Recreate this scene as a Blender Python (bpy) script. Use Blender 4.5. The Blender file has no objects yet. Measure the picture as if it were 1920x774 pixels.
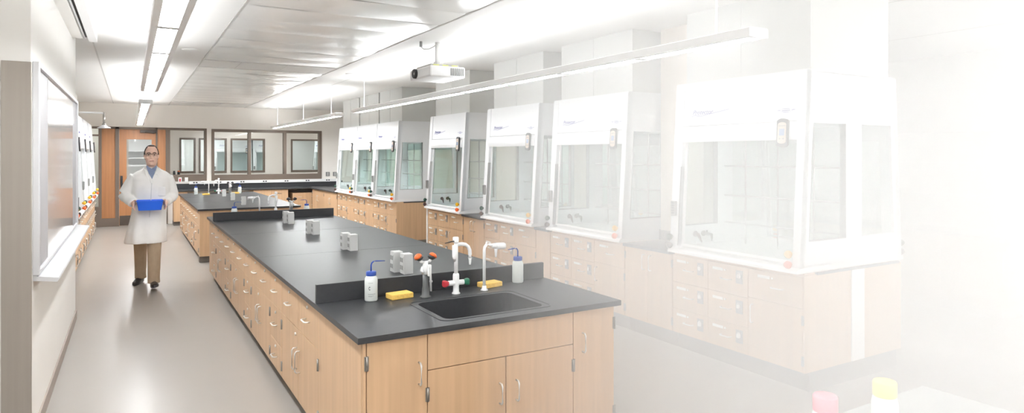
import bpy, bmesh, math, random
from mathutils import Vector, Matrix
random.seed(7)
PI = math.pi
SC = bpy.context.scene
COL = SC.collection
H = 1.72            # eye height
CEIL = 2.98
ZB = .86            # bench height

# ------------------------------------------------------------------ materials
def nodes_of(name):
    m = bpy.data.materials.new(name); m.use_nodes = True
    nt = m.node_tree; nt.nodes.clear()
    out = nt.nodes.new('ShaderNodeOutputMaterial')
    return m, nt, out

def pmat(name, col, rough=.5, metal=0., spec=.5, noise=0., nscale=(8, 8, 8), bump=0., emis=0., trans=0., rnd=0., sheen=0., detail=3., coord='Object'):
    m, nt, out = nodes_of(name)
    b = nt.nodes.new('ShaderNodeBsdfPrincipled')
    b.inputs['Base Color'].default_value = (*col, 1)
    b.inputs['Roughness'].default_value = rough
    b.inputs['Metallic'].default_value = metal
    b.inputs['Specular IOR Level'].default_value = spec
    if emis:
        b.inputs['Emission Color'].default_value = (*col, 1); b.inputs['Emission Strength'].default_value = emis
    if noise or bump:
        tc = nt.nodes.new('ShaderNodeTexCoord'); mp = nt.nodes.new('ShaderNodeMapping')
        mp.inputs['Scale'].default_value = nscale
        nz = nt.nodes.new('ShaderNodeTexNoise'); nz.inputs['Scale'].default_value = 1.; nz.inputs['Detail'].default_value = detail
        nt.links.new(tc.outputs[coord], mp.inputs['Vector']); nt.links.new(mp.outputs[0], nz.inputs['Vector'])
        if noise:
            rp = nt.nodes.new('ShaderNodeMapRange')
            rp.inputs['From Min'].default_value = .25; rp.inputs['From Max'].default_value = .75
            rp.inputs['To Min'].default_value = 1 - noise; rp.inputs['To Max'].default_value = 1 + noise
            nt.links.new(nz.outputs[0], rp.inputs['Value'])
            last = rp.outputs[0]
            if rnd:
                oi = nt.nodes.new('ShaderNodeObjectInfo')
                r2 = nt.nodes.new('ShaderNodeMapRange'); r2.inputs['To Min'].default_value = 1 - rnd; r2.inputs['To Max'].default_value = 1 + rnd
                nt.links.new(oi.outputs['Random'], r2.inputs['Value'])
                mu = nt.nodes.new('ShaderNodeMath'); mu.operation = 'MULTIPLY'
                nt.links.new(last, mu.inputs[0]); nt.links.new(r2.outputs[0], mu.inputs[1]); last = mu.outputs[0]
            vm = nt.nodes.new('ShaderNodeVectorMath'); vm.operation = 'SCALE'
            vm.inputs[0].default_value = col
            nt.links.new(last, vm.inputs['Scale']); nt.links.new(vm.outputs[0], b.inputs['Base Color'])
        if bump:
            bp = nt.nodes.new('ShaderNodeBump'); bp.inputs['Strength'].default_value = bump; bp.inputs['Distance'].default_value = .01
            nt.links.new(nz.outputs[0], bp.inputs['Height']); nt.links.new(bp.outputs[0], b.inputs['Normal'])
    nt.links.new(b.outputs[0], out.inputs[0])
    return m

def glass(name, tint=(1, 1, 1), refl=.06):
    m, nt, out = nodes_of(name)
    t = nt.nodes.new('ShaderNodeBsdfTransparent'); t.inputs[0].default_value = (*tint, 1)
    g = nt.nodes.new('ShaderNodeBsdfGlossy'); g.inputs['Roughness'].default_value = .02
    fr = nt.nodes.new('ShaderNodeFresnel'); fr.inputs[0].default_value = 1.45
    mx = nt.nodes.new('ShaderNodeMixShader')
    ge = nt.nodes.new('ShaderNodeNewGeometry'); iv = nt.nodes.new('ShaderNodeMath'); iv.operation = 'SUBTRACT'; iv.inputs[0].default_value = 1
    nt.links.new(ge.outputs['Backfacing'], iv.inputs[1])
    ml = nt.nodes.new('ShaderNodeMath'); ml.operation = 'MULTIPLY'; nt.links.new(fr.outputs[0], ml.inputs[0]); nt.links.new(iv.outputs[0], ml.inputs[1])
    nt.links.new(ml.outputs[0], mx.inputs[0]); nt.links.new(t.outputs[0], mx.inputs[1]); nt.links.new(g.outputs[0], mx.inputs[2])
    nt.links.new(mx.outputs[0], out.inputs[0])
    return m

def emit(name, col, s):
    m, nt, out = nodes_of(name)
    e = nt.nodes.new('ShaderNodeEmission'); e.inputs[0].default_value = (*col, 1); e.inputs[1].default_value = s
    nt.links.new(e.outputs[0], out.inputs[0]); return m

def srgb(r, g, b):
    f = lambda c: (c / 255 / 12.92) if c <= 10 else ((c / 255 + .055) / 1.055) ** 2.4
    return (f(r), f(g), f(b))

M = {
 'wood': pmat('light_maple', srgb(200, 166, 131), .42, noise=.085, nscale=(28, 28, 1.1), rnd=.03),
 'woodin': pmat('maple_edge', srgb(176, 132, 90), .5, noise=.08, nscale=(25, 25, 1.2)),
 'doorwood': pmat('cherry_wood', srgb(178, 124, 82), .4, noise=.14, nscale=(22, 22, 1.)),
 'top': pmat('black_epoxy', (.052, .053, .056), .33, spec=.15, noise=.06, nscale=(40, 40, 40)),
 'topwhite': pmat('white_epoxy', srgb(238, 238, 238), .3),
 'kick': pmat('grey_kick', srgb(112, 108, 104), .5),
 'floor': pmat('sheet_vinyl', srgb(157, 152, 146), .3, spec=.4, noise=.035, nscale=(1.2, 1.2, 1.2), detail=6),
 'wall': pmat('wall_paint', srgb(228, 226, 222), .6, noise=.01, nscale=(2, 2, 2)),
 'wallwhite': pmat('white_paint', srgb(232, 230, 227), .55, noise=.01, nscale=(2, 2, 2)),
 'wallfar': pmat('beige_paint', srgb(236, 232, 226), .6, noise=.01, nscale=(2, 2, 2)),
 'ceil': pmat('ceiling_tile', srgb(236, 235, 233), .6, noise=.01, nscale=(3, 3, 3)),
 'metalceil': pmat('metal_ceiling', srgb(248, 247, 245), .2, metal=0., spec=.6),
 'rail': pmat('ceiling_rail', srgb(200, 198, 195), .4),
 'base': pmat('vinyl_base', srgb(150, 138, 128), .5),
 'steel': pmat('brushed_steel', srgb(170, 163, 155), .28, metal=.8, noise=.04, nscale=(40, 40, 1)),
 'chrome': pmat('satin_chrome', srgb(226, 224, 220), .3, metal=.55),
 'hinge': pmat('steel_hinge', srgb(150, 146, 140), .35, metal=.7),
 'taupe': pmat('taupe_frame', srgb(112, 99, 88), .45),
 'taupedark': pmat('taupe_dark', srgb(84, 75, 68), .45),
 'white': pmat('white_enamel', srgb(240, 240, 240), .35),
 'whitem': pmat('white_matte', srgb(236, 236, 235), .55),
 'hood': pmat('hood_enamel', srgb(230, 232, 234), .35),
 'duct': pmat('duct_panel', srgb(208, 209, 206), .5),
 'pilaster': pmat('pilaster_paint', srgb(214, 203, 190), .6),
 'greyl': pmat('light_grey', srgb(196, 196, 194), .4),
 'grey': pmat('mid_grey', srgb(140, 140, 138), .45),
 'dark': pmat('dark_grey', srgb(58, 58, 60), .4),
 'black': pmat('black_plastic', srgb(28, 28, 30), .4),
 'board': pmat('whiteboard', srgb(184, 181, 179), .10, spec=.4),
 'boardgrey': pmat('grey_panel', srgb(160, 158, 160), .5),
 'alu': pmat('aluminium', srgb(200, 200, 202), .35, metal=.5),
 'glass': glass('clear_glass', (.97, .98, .98)),
 'glassg': glass('green_glass', (.955, .985, .976)),
 'lamp': emit('lamp_diffuser', (.965, .985, 1), 15.),
 'lampup': emit('lamp_uplight', (.965, .985, 1), 4.8),
 'lampsoft': emit('lamp_diffuser_dimmed', (.965, .985, 1), 8.),
 'lampbright': emit('lamp_diffuser_bright', (.965, .985, 1), 23.),
 'lampdim': emit('added_corridor_diffuser', (1, .98, .95), 4.),
 'green': pmat('green_plastic', srgb(24, 66, 50), .35),
 'brown': pmat('brown_plastic', srgb(72, 48, 42), .35),
 'yellow': pmat('yellow_plastic', srgb(230, 178, 30), .35),
 'orange': pmat('orange_plastic', srgb(236, 108, 48), .35),
 'red': pmat('red_plastic', srgb(196, 52, 62), .4),
 'greenk': pmat('green_handle', srgb(40, 112, 84), .4),
 'blue': pmat('blue_bin', srgb(34, 104, 232), .45),
 'bluecap': pmat('blue_cap', srgb(44, 76, 160), .4),
 'bottle': pmat('translucent_bottle', srgb(222, 226, 222), .4),
 'ink': pmat('ink', srgb(64, 68, 70), .6),
 'inkblue': pmat('blue_ink', srgb(62, 62, 150), .5),
 'sponge': pmat('yellow_sponge', srgb(240, 198, 104), .9, noise=.08, nscale=(120, 120, 120), bump=.3),
 'screen': pmat('lcd_screen', srgb(140, 160, 190), .2),
 'bezel': pmat('pale_bezel', srgb(205, 190, 176), .4),
 'paper': pmat('paper', srgb(240, 238, 232), .7),
 'tag': pmat('orange_paper', srgb(236, 128, 96), .7),
 'skin': pmat('skin', srgb(228, 190, 170), .5, noise=.05, nscale=(30, 30, 30)),
 'hair': pmat('hair', srgb(58, 44, 38), .6, noise=.2, nscale=(80, 80, 20)),
 'coat': pmat('lab_coat', srgb(236, 234, 231), .8, noise=.02, nscale=(10, 10, 10), bump=.25),
 'shirt': pmat('blue_shirt', srgb(128, 140, 168), .8),
 'trouser': pmat('khaki', srgb(172, 152, 128), .85, noise=.06, nscale=(25, 25, 12), bump=.2),
 'shoe': pmat('black_leather', srgb(40, 36, 36), .35),
 'lip': pmat('lip', srgb(164, 104, 92), .5),
 'eye': pmat('eye', srgb(60, 48, 44), .3),
 'pink': pmat('haze_faded_red_cap', srgb(240, 176, 182), .4),  # red cap, haze fade mixed into its colour
 'cream': pmat('haze_faded_yellow_cap', srgb(248, 226, 170), .4),  # yellow cap, paled to carry the haze fade
 'teal': pmat('teal_glow', srgb(176, 210, 200), .6),
}
M['bottle'].node_tree.nodes['Principled BSDF'].inputs['Subsurface Weight'].default_value = 0.0

# ------------------------------------------------------------------ mesh building
class MB:
    def __init__(s): s.bm = bmesh.new()
    def _add(s, verts, faces, smooth=False):
        vs = [s.bm.verts.new(v) for v in verts]
        for f in faces:
            try:
                fc = s.bm.faces.new([vs[i] for i in f]); fc.smooth = smooth
            except ValueError: pass
        return s
    def box(s, x0, x1, y0, y1, z0, z1, bev=0.):
        if x0 > x1: x0, x1 = x1, x0
        if y0 > y1: y0, y1 = y1, y0
        if bev:
            b = bmesh.new()
            bmesh.ops.create_cube(b, size=1)
            for v in b.verts:
                v.co = Vector(((x0 + x1) / 2 + v.co.x * (x1 - x0), (y0 + y1) / 2 + v.co.y * (y1 - y0), (z0 + z1) / 2 + v.co.z * (z1 - z0)))
            bmesh.ops.bevel(b, geom=b.edges[:], offset=min(bev, .45 * min(x1 - x0, y1 - y0, z1 - z0)), segments=2, affect='EDGES', profile=.5)
            s.merge(b); return s
        v = [(x, y, z) for x in (x0, x1) for y in (y0, y1) for z in (z0, z1)]
        return s._add(v, [(0, 1, 3, 2), (4, 6, 7, 5), (0, 4, 5, 1), (2, 3, 7, 6), (0, 2, 6, 4), (1, 5, 7, 3)])
    def merge(s, b, mat=None):
        me = bpy.data.meshes.new('tmp'); b.to_mesh(me); b.free()
        if mat: me.transform(mat)
        s.bm.from_mesh(me); bpy.data.meshes.remove(me)
    def prism(s, poly, axis, a, b):
        """poly of 2D points extruded along axis (0,1,2) from a to b; 2D = the other two axes in order"""
        n = len(poly); v = []
        for t in (a, b):
            for p in poly:
                q = list(p); q.insert(axis, t); v.append(tuple(q))
        f = [tuple(range(n)), tuple(range(2 * n - 1, n - 1, -1))] + [(i, (i + 1) % n, n + (i + 1) % n, n + i) for i in range(n)]
        return s._add(v, f)
    def tube(s, pts, r, n=10, cap=True, sx=1.):
        pts = [Vector(p) for p in pts]
        rs = r if isinstance(r, (list, tuple)) else [r] * len(pts)
        up = None; rings = []
        for i, p in enumerate(pts):
            t = (pts[min(i + 1, len(pts) - 1)] - pts[max(i - 1, 0)])
            if t.length < 1e-9: t = Vector((0, 0, 1))
            t.normalize()
            if up is None:
                up = Vector((0, 0, 1)) if abs(t.z) < .9 else Vector((1, 0, 0))
            a = t.cross(up)
            if a.length < 1e-6: a = t.cross(Vector((0, 1, 0)))
            a.normalize(); b = t.cross(a).normalized(); up = -b if False else up
            rings.append([s.bm.verts.new(p + a * (math.cos(2 * PI * k / n) * rs[i] * sx) + b * (math.sin(2 * PI * k / n) * rs[i])) for k in range(n)])
        for i in range(len(rings) - 1):
            for k in range(n):
                f = s.bm.faces.new((rings[i][k], rings[i][(k + 1) % n], rings[i + 1][(k + 1) % n], rings[i + 1][k])); f.smooth = True
        if cap:
            s.bm.faces.new(rings[0]); s.bm.faces.new(rings[-1][::-1])
        return s
    def cyl(s, p, q, r, n=16): return s.tube([p, q], r, n)
    def lathe(s, prof, c=(0, 0, 0), n=20, axis=2):
        """prof: list of (r, h)"""
        rings = []
        for r, h in prof:
            ring = []
            for k in range(n):
                a = 2 * PI * k / n; x, y = math.cos(a) * r, math.sin(a) * r
                co = {2: (x, y, h), 0: (h, x, y), 1: (x, h, y)}[axis]
                ring.append(s.bm.verts.new((c[0] + co[0], c[1] + co[1], c[2] + co[2])))
            rings.append(ring)
        for i in range(len(rings) - 1):
            for k in range(n):
                f = s.bm.faces.new((rings[i][k], rings[i][(k + 1) % n], rings[i + 1][(k + 1) % n], rings[i + 1][k])); f.smooth = True
        s.bm.faces.new(rings[0]); s.bm.faces.new(rings[-1])
        return s
    def ball(s, c, r, n=16, m=None):
        b = bmesh.new(); bmesh.ops.create_uvsphere(b, u_segments=n, v_segments=max(6, n * 2 // 3), radius=1)
        r = r if isinstance(r, (tuple, list)) else (r, r, r)
        for f in b.faces: f.smooth = True
        T = Matrix.Translation(c) @ (m or Matrix.Identity(4)) @ Matrix.Diagonal((*r, 1))
        s.merge(b, T); return s
    def loft(s, rings, cap=True, smooth=True):
        R = [[s.bm.verts.new(p) for p in ring] for ring in rings]; n = len(R[0])
        for i in range(len(R) - 1):
            for k in range(n):
                f = s.bm.faces.new((R[i][k], R[i][(k + 1) % n], R[i + 1][(k + 1) % n], R[i + 1][k])); f.smooth = smooth
        if cap: s.bm.faces.new(R[0]); s.bm.faces.new(R[-1])
        return s
    def build(s, name, mat, parent=None, off=None, label=None, kind=None):
        bmesh.ops.recalc_face_normals(s.bm, faces=s.bm.faces[:])
        me = bpy.data.meshes.new(name); s.bm.to_mesh(me); s.bm.free()
        if off is not None: me.transform(Matrix.Translation(-Vector(off)))
        me.materials.append(M[mat] if isinstance(mat, str) else mat)
        o = bpy.data.objects.new(name, me); COL.objects.link(o)
        if parent is not None: o.parent = parent
        if label: o['label'] = label
        if kind: o['kind'] = kind
        return o

def tag(o, label, cat, group=None, kind=None):
    o['label'] = label; o['category'] = cat
    if group: o['group'] = group
    if kind: o['kind'] = kind
    return o
def thing(name, label, cat, loc=(0, 0, 0), rz=0., group=None):
    o = bpy.data.objects.new(name, None); COL.objects.link(o)
    o.location = loc; o.rotation_euler = (0, 0, rz); o.empty_display_size = .1
    return tag(o, label, cat, group)
def struct(o): o['kind'] = 'structure'; return o
def copy_tree(o, loc=None, rz=None, label=None, group=None, parent=None):
    c = o.copy(); COL.objects.link(c)
    if parent is not None: c.parent = parent
    if loc is not None: c.location = loc
    if rz is not None: c.rotation_euler = (0, 0, rz)
    if label: c['label'] = label
    if group: c['group'] = group
    for ch in list(o.children): copy_tree(ch, parent=c)
    return c
def arc(c, r, a0, a1, n, plane='xz'):
    out = []
    for i in range(n + 1):
        a = a0 + (a1 - a0) * i / n; u, w = math.cos(a) * r, math.sin(a) * r
        out.append((c[0] + u, c[1], c[2] + w) if plane == 'xz' else (c[0], c[1] + u, c[2] + w) if plane == 'yz' else (c[0] + u, c[1] + w, c[2]))
    return out
ORD = ['first', 'second', 'third', 'fourth', 'fifth', 'sixth', 'seventh', 'eighth', 'ninth']

# ------------------------------------------------------------------ the room shell
XR, YN, YF = 9.6, -3.2, 18.4
WL = -.5; YC = 8.2; WLR = -1.62
struct(MB().box(-4, XR, YN, 27, -.1, 0).build('floor', 'floor'))
# ceiling: white tile zones with the metal panel bay between them
c = MB(); c.box(-4, .82, YN, 27, CEIL, CEIL + .1); c.box(2.6, XR, YN, 27, CEIL, CEIL + .1)
c.box(.82, 2.6, 9.42, 10.18, CEIL, CEIL + .1); c.box(.82, 2.6, 17.1, 27, CEIL, CEIL + .1)
struct(c.build('ceiling', 'ceil'))
c = MB()
def metal_bay(y0, y1, pitch=.61):
    n = int(round((y1 - y0) / pitch)); p = (y1 - y0) / n
    for k in range(n):
        a = y0 + k * p; b = a + p - .006; rows = []
        xs = [.83 + i * (1.76 / 14) for i in range(15)]; ys = [a + (b - a) * j / 6 for j in range(7)]
        amp = random.uniform(.005, .010); sk = random.uniform(-.004, .004)
        for j, y in enumerate(ys):
            t = j / 6
            rows.append([(x, y, CEIL + .004 - amp * math.sin(PI * t) * (.65 + .35 * math.sin(x * 3 + k)) + sk * (t - .5) + .002 * math.sin(5 * x + 2 * k)) for x in xs])
        V = [c.bm.verts.new(q) for r in rows for q in r]; w = 15
        for j in range(6):
            for i in range(14):
                f = c.bm.faces.new((V[j * w + i], V[j * w + i + 1], V[(j + 1) * w + i + 1], V[(j + 1) * w + i])); f.smooth = True
        c.box(.83, 2.59, a, b, CEIL + .012, CEIL + .03)
metal_bay(YN, 9.42); metal_bay(10.18, 17.1)
struct(c.build('ceiling_panel', 'metalceil'))
c = MB()
for x in (-.36, .82, 2.6): c.box(x - .008, x + .008, YN, YF, CEIL - .006, CEIL + .01)
for y in (9.42, 10.18, 17.1): c.box(.82, 2.6, y - .005, y + .005, CEIL - .004, CEIL + .01)
for x in (3.12, 5.4, 7.2): c.box(x - .004, x + .004, YN, YF, CEIL - .003, CEIL + .01)
for x in (1.3, 1.9): c.box(x - .003, x + .003, 9.42, 10.18, CEIL - .002, CEIL + .01); c.box(x - .003, x + .003, 17.1, YF, CEIL - .002, CEIL + .01)
struct(c.build('trim_1', 'rail'))
# left wall: near block with the whiteboard, then the recess with the fume hoods
struct(MB().box(-4, WL, 4.66, YC, 0, CEIL).build('wall_left', 'wall'))
struct(MB().box(WLR - .2, WLR, YC, YF, 0, CEIL).build('wall_recess', 'wallwhite'))
struct(MB().box(-4, -.502, YN, 4.62, 0, CEIL).build('wall_left_near', 'wall')) if False else None
struct(MB().box(-4.2, -4, YN, 4.66, 0, CEIL).build('wall_side', 'wall'))
w_ = MB(); w_.box(-4, 3.0, YN - .2, YN, 0, CEIL).box(3.0, 9.2, YN - .2, YN, 0, .8).box(3.0, 9.2, YN - .2, YN, 2.9, CEIL).box(9.2, XR, YN - .2, YN, 0, CEIL)  # window openings added behind the camera so daylight brightens the haze
for x in (4.5, 6.0, 7.6): w_.box(x - .03, x + .03, YN - .12, YN - .04, .8, 2.9)
struct(w_.build('wall_back', 'wallwhite'))
w_ = MB(); w_.box(XR, XR + .2, 2.3, 27, 0, CEIL).box(XR, XR + .2, YN, 2.3, 0, .8).box(XR, XR + .2, YN, 2.3, 2.9, CEIL)  # unseen window opening added here too, lights the haze from the right
for y in (-1.4, .4): w_.box(XR + .06, XR + .14, y - .03, y + .03, .8, 2.9)
struct(w_.build('wall_right', 'wallwhite'))
struct(MB().box(WL - .005, WL + .012, 4.67, YC + .01, 0, .1, .003).build('baseboard_left', 'base'))
tag(MB().box(WL - .135, WL + .006, 4.643, 4.6595, 0, 2.26, .002).build('corner_guard', 'steel'),
    'tall brushed steel guard plate on the wall corner beside the whiteboard', 'corner guard')

# far wall with door, sidelights and windows (openings cut by building it in strips)
def wall_with_openings(x0, x1, y0, y1, z1, ops, name, mat):
    w = MB(); ops = sorted(ops); x = x0
    for (a, b, lo, hi) in ops:
        if a > x: w.box(x, a, y0, y1, 0, z1)
        if lo > 0: w.box(a, b, y0, y1, 0, lo)
        if hi < z1: w.box(a, b, y0, y1, hi, z1)
        x = b
    w.box(x, x1, y0, y1, 0, z1)
    return struct(w.build(name, mat))
FW = YF
wall_with_openings(-1.9, XR, FW, FW + .14, CEIL, [(-.86, .80, 0, 2.41), (.80, 1.69, 1.06, 2.41), (1.80, 4.62, 1.06, 2.40)], 'wall_far', 'wallfar')
# window helper
def window(name, x0, x1, z0, z1, y, mull, sill, fw=.055, depth=.17, mat='taupe', gl='glass'):
    f = MB(); y0, y1 = y - .015, y + depth
    f.box(x0, x0 + fw, y0, y1, z0, z1); f.box(x1 - fw, x1, y0, y1, z0, z1)
    f.box(x0 + fw, x1 - fw, y0, y1, z1 - fw, z1); f.box(x0 + fw, x1 - fw, y0, y1, z0, z0 + sill)
    for m in mull: f.box(m - fw / 2, m + fw / 2, y0, y1, z0 + sill, z1 - fw)
    o = struct(f.build(name, mat))
    edges = [x0 + fw] + [q for m in mull for q in (m - fw / 2, m + fw / 2)] + [x1 - fw]
    for i in range(0, len(edges), 2):
        g = MB().box(edges[i], edges[i + 1], y + .06, y + .068, z0 + sill, z1 - fw)
        struct(g.build('window_pane', gl, o))
    return o
window('window_1', .80, 1.69, 1.06, 2.41, FW, [], .17)
window('window_2', 1.80, 4.62, 1.06, 2.40, FW, [2.725, 3.633], .15, fw=.07)
# entrance: sidelight, wood panel, door with lite, side panel
f = MB(); y0, y1 = FW - .02, FW + .15
for a, b in ((-.86, -.81), (-.665, -.60), (-.32, -.245), (.545, .575), (.755, .80)): f.box(a, b, y0, y1, 0, 2.41)
f.box(-.81, .755, y0, y1, 2.36, 2.41); f.box(-.81, -.665, y0, y1, 0, .48); f.box(-.81, -.665, y0, y1, 2.18, 2.22)
f.box(-.60, -.32, y0, y1, 0, .20)
dr = struct(f.build('door_1', 'taupe'))
struct(MB().box(-.60, -.32, FW + .02, FW + .06, .20, 2.36).build('side_panel', 'doorwood', dr))
struct(MB().box(.575, .755, FW + .02, FW + .06, 0.0, 2.36).build('side_panel', 'doorwood', dr))
struct(MB().box(-.81, -.665, FW + .05, FW + .058, .48, 2.18).box(-.81, -.665, FW + .05, FW + .058, 2.22, 2.36).build('window_pane', 'glassg', dr))
d = MB(); X0, X1 = -.24, .54
d.box(X0, -.085, FW + .01, FW + .06, .01, 2.355); d.box(.45, X1, FW + .01, FW + .06, .01, 2.355)
d.box(-.085, .45, FW + .01, FW + .06, 2.11, 2.355); d.box(-.085, .45, FW + .01, FW + .06, .01, .95)
leaf = struct(d.build('door_leaf', 'doorwood', dr))
struct(MB().box(-.085, .45, FW + .03, FW + .038, .95, 2.11).build('door_pane', 'glass', leaf))
struct(MB().box(X0 + .01, X1 - .01, FW + .004, FW + .012, .015, .25).build('kick_plate', 'taupedark', leaf))
struct(MB().box(.20, .56, FW - .05, FW + .01, 2.27, 2.345, .008).tube([(.30, FW - .04, 2.29), (.50, FW - .10, 2.26), (.54, FW - .02, 2.30)], .01).build('door_closer', 'taupedark', dr))
struct(MB().box(-.215, -.165, FW - .01, FW + .012, .93, 1.22, .008).tube([(-.19, FW - .0, 1.02), (-.19, FW - .06, 1.02), (-.08, FW - .06, 1.02)], .011).lathe([(.026, -.02), (.026, .01)], (-.19, FW - .01, 1.14), 14, 1).build('door_handle', 'dark', dr))
# corridor beyond and the lab across it
CW = 20.8
wall_with_openings(-4, XR, CW, CW + .12, CEIL, [(-.05, .95, .95, 2.2), (1.2, 1.62, 1.2, 2.22), (1.70, 2.45, 1.2, 2.22), (2.55, 3.52, 1.2, 2.22), (4.28, 5.2, 1.2, 2.2)], 'wall_corridor', 'wallfar')
for k, (a, b) in enumerate([(1.2, 1.62), (1.70, 2.45), (2.55, 3.52), (4.28, 5.2)]):
    window('window_%d' % (k + 3), a, b, 1.2, 2.22, CW, [], .06, fw=.05, depth=.13, gl='glassg')
struct(MB().box(-4, XR, 26.8, 27, 0, CEIL).build('wall_beyond', 'wallwhite'))
struct(MB().box(-4.2, -4, YC, 27, 0, CEIL).build('wall_outer', 'wallwhite'))
# a shelf run on the corridor lab wall, seen through the door lite
t = thing('wall_shelving', 'white wall shelves seen through the glass of the wooden door', 'shelving', (.35, 25.6, 0))
for z in (1.35, 1.6, 1.85): MB().box(-1.3, 1.3, 0, .5, z, z + .04).build('shelf', 'white', t)
MB().box(-1.3, 1.3, .5, .54, 0, 2.3).build('back_panel', 'whitem', t); MB().box(-1.3, 1.3, 0, .5, 0, .9).build('base_cabinet', 'whitem', t)

# ------------------------------------------------------------------ whiteboard
wb = thing('whiteboard', 'wall-mounted whiteboard with grey side panels, aluminium frame and pen tray', 'whiteboard', (WL, 4.75, 1.0))
y0, y1, z0, z1 = 4.75, 8.0, 1.03, 2.245; ox = (WL, 4.75, 1.0)
MB().box(WL, WL + .016, y0, y0 + .62, z0, z1).build('side_panel', 'boardgrey', wb, ox); MB().box(WL, WL + .016, y1 - .45, y1, z0, z1).build('side_panel', 'boardgrey', wb, ox)
MB().box(WL, WL + .018, y0 + .62, y1 - .45, z0, z1).build('writing_surface', 'board', wb, ox)
f = MB()
f.box(WL, WL + .035, y0 - .02, y0 + .02, z0 - .02, z1 + .03, .004); f.box(WL, WL + .035, y1, y1 + .03, z0 - .02, z1 + .03, .004)
f.box(WL, WL + .035, y0, y1, z1, z1 + .03, .004); f.box(WL, WL + .03, y0, y1, z0 - .025, z0, .003)
f.build('frame', 'alu', wb, ox)
MB().prism([(WL, .975), (WL + .12, .96), (WL + .13, .975), (WL + .125, .985), (WL + .02, 1.0), (WL, 1.03)], 1, y0, 8.12).build('pen_tray', 'alu', wb, ox)
t = thing('thermostat', 'small white framed device at the far end of the whiteboard by the hoods', 'thermostat', (WL, 8.12, 1.18))
MB().box(0, .03, -.05, .05, -.12, .12, .006).build('case', 'white', t); MB().box(.028, .034, -.035, .035, -.04, .1).build('display', 'dark', t)
# projection screen housing along the top of the left wall
ps = thing('projection_screen_case', 'long ceiling-mounted projection screen case above the whiteboard', 'projection screen', (WL, 6, CEIL))
ox = (WL, 6, CEIL)
MB().box(WL, WL + .085, 2.2, 7.75, 2.885, CEIL).build('housing', 'wall', ps, ox)
MB().box(WL + .085, WL + .125, 2.2, 7.95, 2.93, CEIL).build('slot', 'black', ps, ox)
MB().cyl((WL + .098, 2.2, 2.905), (WL + .098, 7.85, 2.905), .009).build('roller_bar', 'alu', ps, ox)
MB().box(WL + .125, WL + .2, 2.2, 8.05, 2.90, CEIL, .004).build('valance', 'white', ps, ox)

# ------------------------------------------------------------------ pendant lamps
def pendant(label, x, ya, yb, rods, z=2.43, w=.17, seg=1.06, lamp='lamp'):
    t = thing('pendant_lamp', label, 'pendant lamp', (x, ya, z), 0, 'linear pendant lamps')
    L = yb - ya; lw = w * .54 / 2
    MB().prism([(-w / 2, .004), (-lw - .004, 0), (-lw - .004, .016), (lw + .004, .016), (lw + .004, 0), (w / 2, .004), (w / 2, .055), (w / 2 - .012, .062), (-w / 2 + .012, .062), (-w / 2, .055)], 1, 0, L).box(-lw - .004, lw + .004, 0, .03, 0, .016).box(-lw - .004, lw + .004, L - .03, L, 0, .016).build('housing', 'white', t)
    n = max(1, int(round((L - .06) / seg))); p = (L - .06) / n
    for k in range(n):
        MB().box(-lw, lw, .03 + k * p + (.035 if k else 0), .03 + (k + 1) * p - .035, .004, .012).build('diffuser', lamp, t)
        if k: MB().box(-lw - .004, lw + .004, .03 + k * p - .035, .03 + k * p + .035, -.001, .015).build('divider', 'greyl', t)
    MB().box(-lw - .01, lw + .01, .05, L - .05, .0625, .066).build('uplight', 'lampup', t)
    for r in rods:
        MB().cyl((0, r - ya, .06), (0, r - ya, CEIL - z), .006, 8).lathe([(.03, CEIL - z - .015), (.03, CEIL - z)], (0, r - ya, 0), 14).build('hanging_rod', 'white', t)
    return t
pendant('linear pendant lamp nearest the whiteboard, over the aisle walked by the man', .18, -2.2, 8.3, (-1, 3.2, 7.6))
pendant('linear pendant lamp over the same aisle, hung further back before the wooden door', .18, 10.3, 17.7, (10.6, 13.7, 17.2), lamp='lampbright')
pendant('long linear pendant lamp below the projector, over the aisle along the large fume hoods', 3.27, 2.62, 10.75, (2.95, 10.3), lamp='lampsoft')
pendant('linear pendant lamp before the three-pane window, over the far fume hood aisle', 3.27, 11.75, 18.0, (12.3, 14.6, 17.5), lamp='lampbright')
pendant('added linear pendant lamp lighting the side aisle behind the far fume hoods', 6.7, 9.5, 17.5, (10, 17))  # extra lamp, added to light the side aisle
pendant('added linear pendant lamp in the unseen bay, lighting the corner by the steel guard', -2.2, -2.6, 3.6, (-2, 3), lamp='lampsoft')  # lamp added out of view to brighten the pillar and near area
pendant('linear pendant lamp of the lab beyond the corridor', 2.2, 21.6, 26.2, (22, 25.8))
for q, (x, l) in enumerate(((-1.2, 'near the sidelight'), (2.9, 'behind the middle panes'), (6.4, 'past the windows'))):  # corridor lights added to brighten the rooms behind the glass
    t = thing('added_ceiling_light', 'added flat square ceiling light brightening the corridor behind the windows, ' + l, 'ceiling light', (x, 19.6, CEIL), 0, 'added corridor ceiling lights')
    MB().box(-.6, .6, -.32, .32, -.03, 0).build('frame', 'white', t); MB().box(-.56, .56, -.28, .28, -.034, -.03).build('diffuser', 'lampdim', t)
pendant('added linear pendant lamp brightening the lab beyond the corridor, by the hoods there', 5.2, 21.6, 26.2, (22, 25.8))  # extra lamp added, the far lab was too dark
pendant('added linear pendant lamp brightening the lab beyond the corridor, behind the wooden door', -.6, 21.6, 25.2, (22, 24.8))  # another lamp added to brighten the far lab

# ceiling discs
for i, (x, y, l) in enumerate([(.62, 8.6, 'flat white ceiling speaker disc between the near lamp and the metal ceiling bay'), (2.95, 9.9, 'flat white ceiling speaker disc beyond the projector')]):
    tag(MB().lathe([(.001, -.012), (.08, -.012), (.1, -.004), (.1, 0)], (x, y, CEIL), 24).build('ceiling_speaker', 'ceil'), l, 'ceiling speaker')
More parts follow.
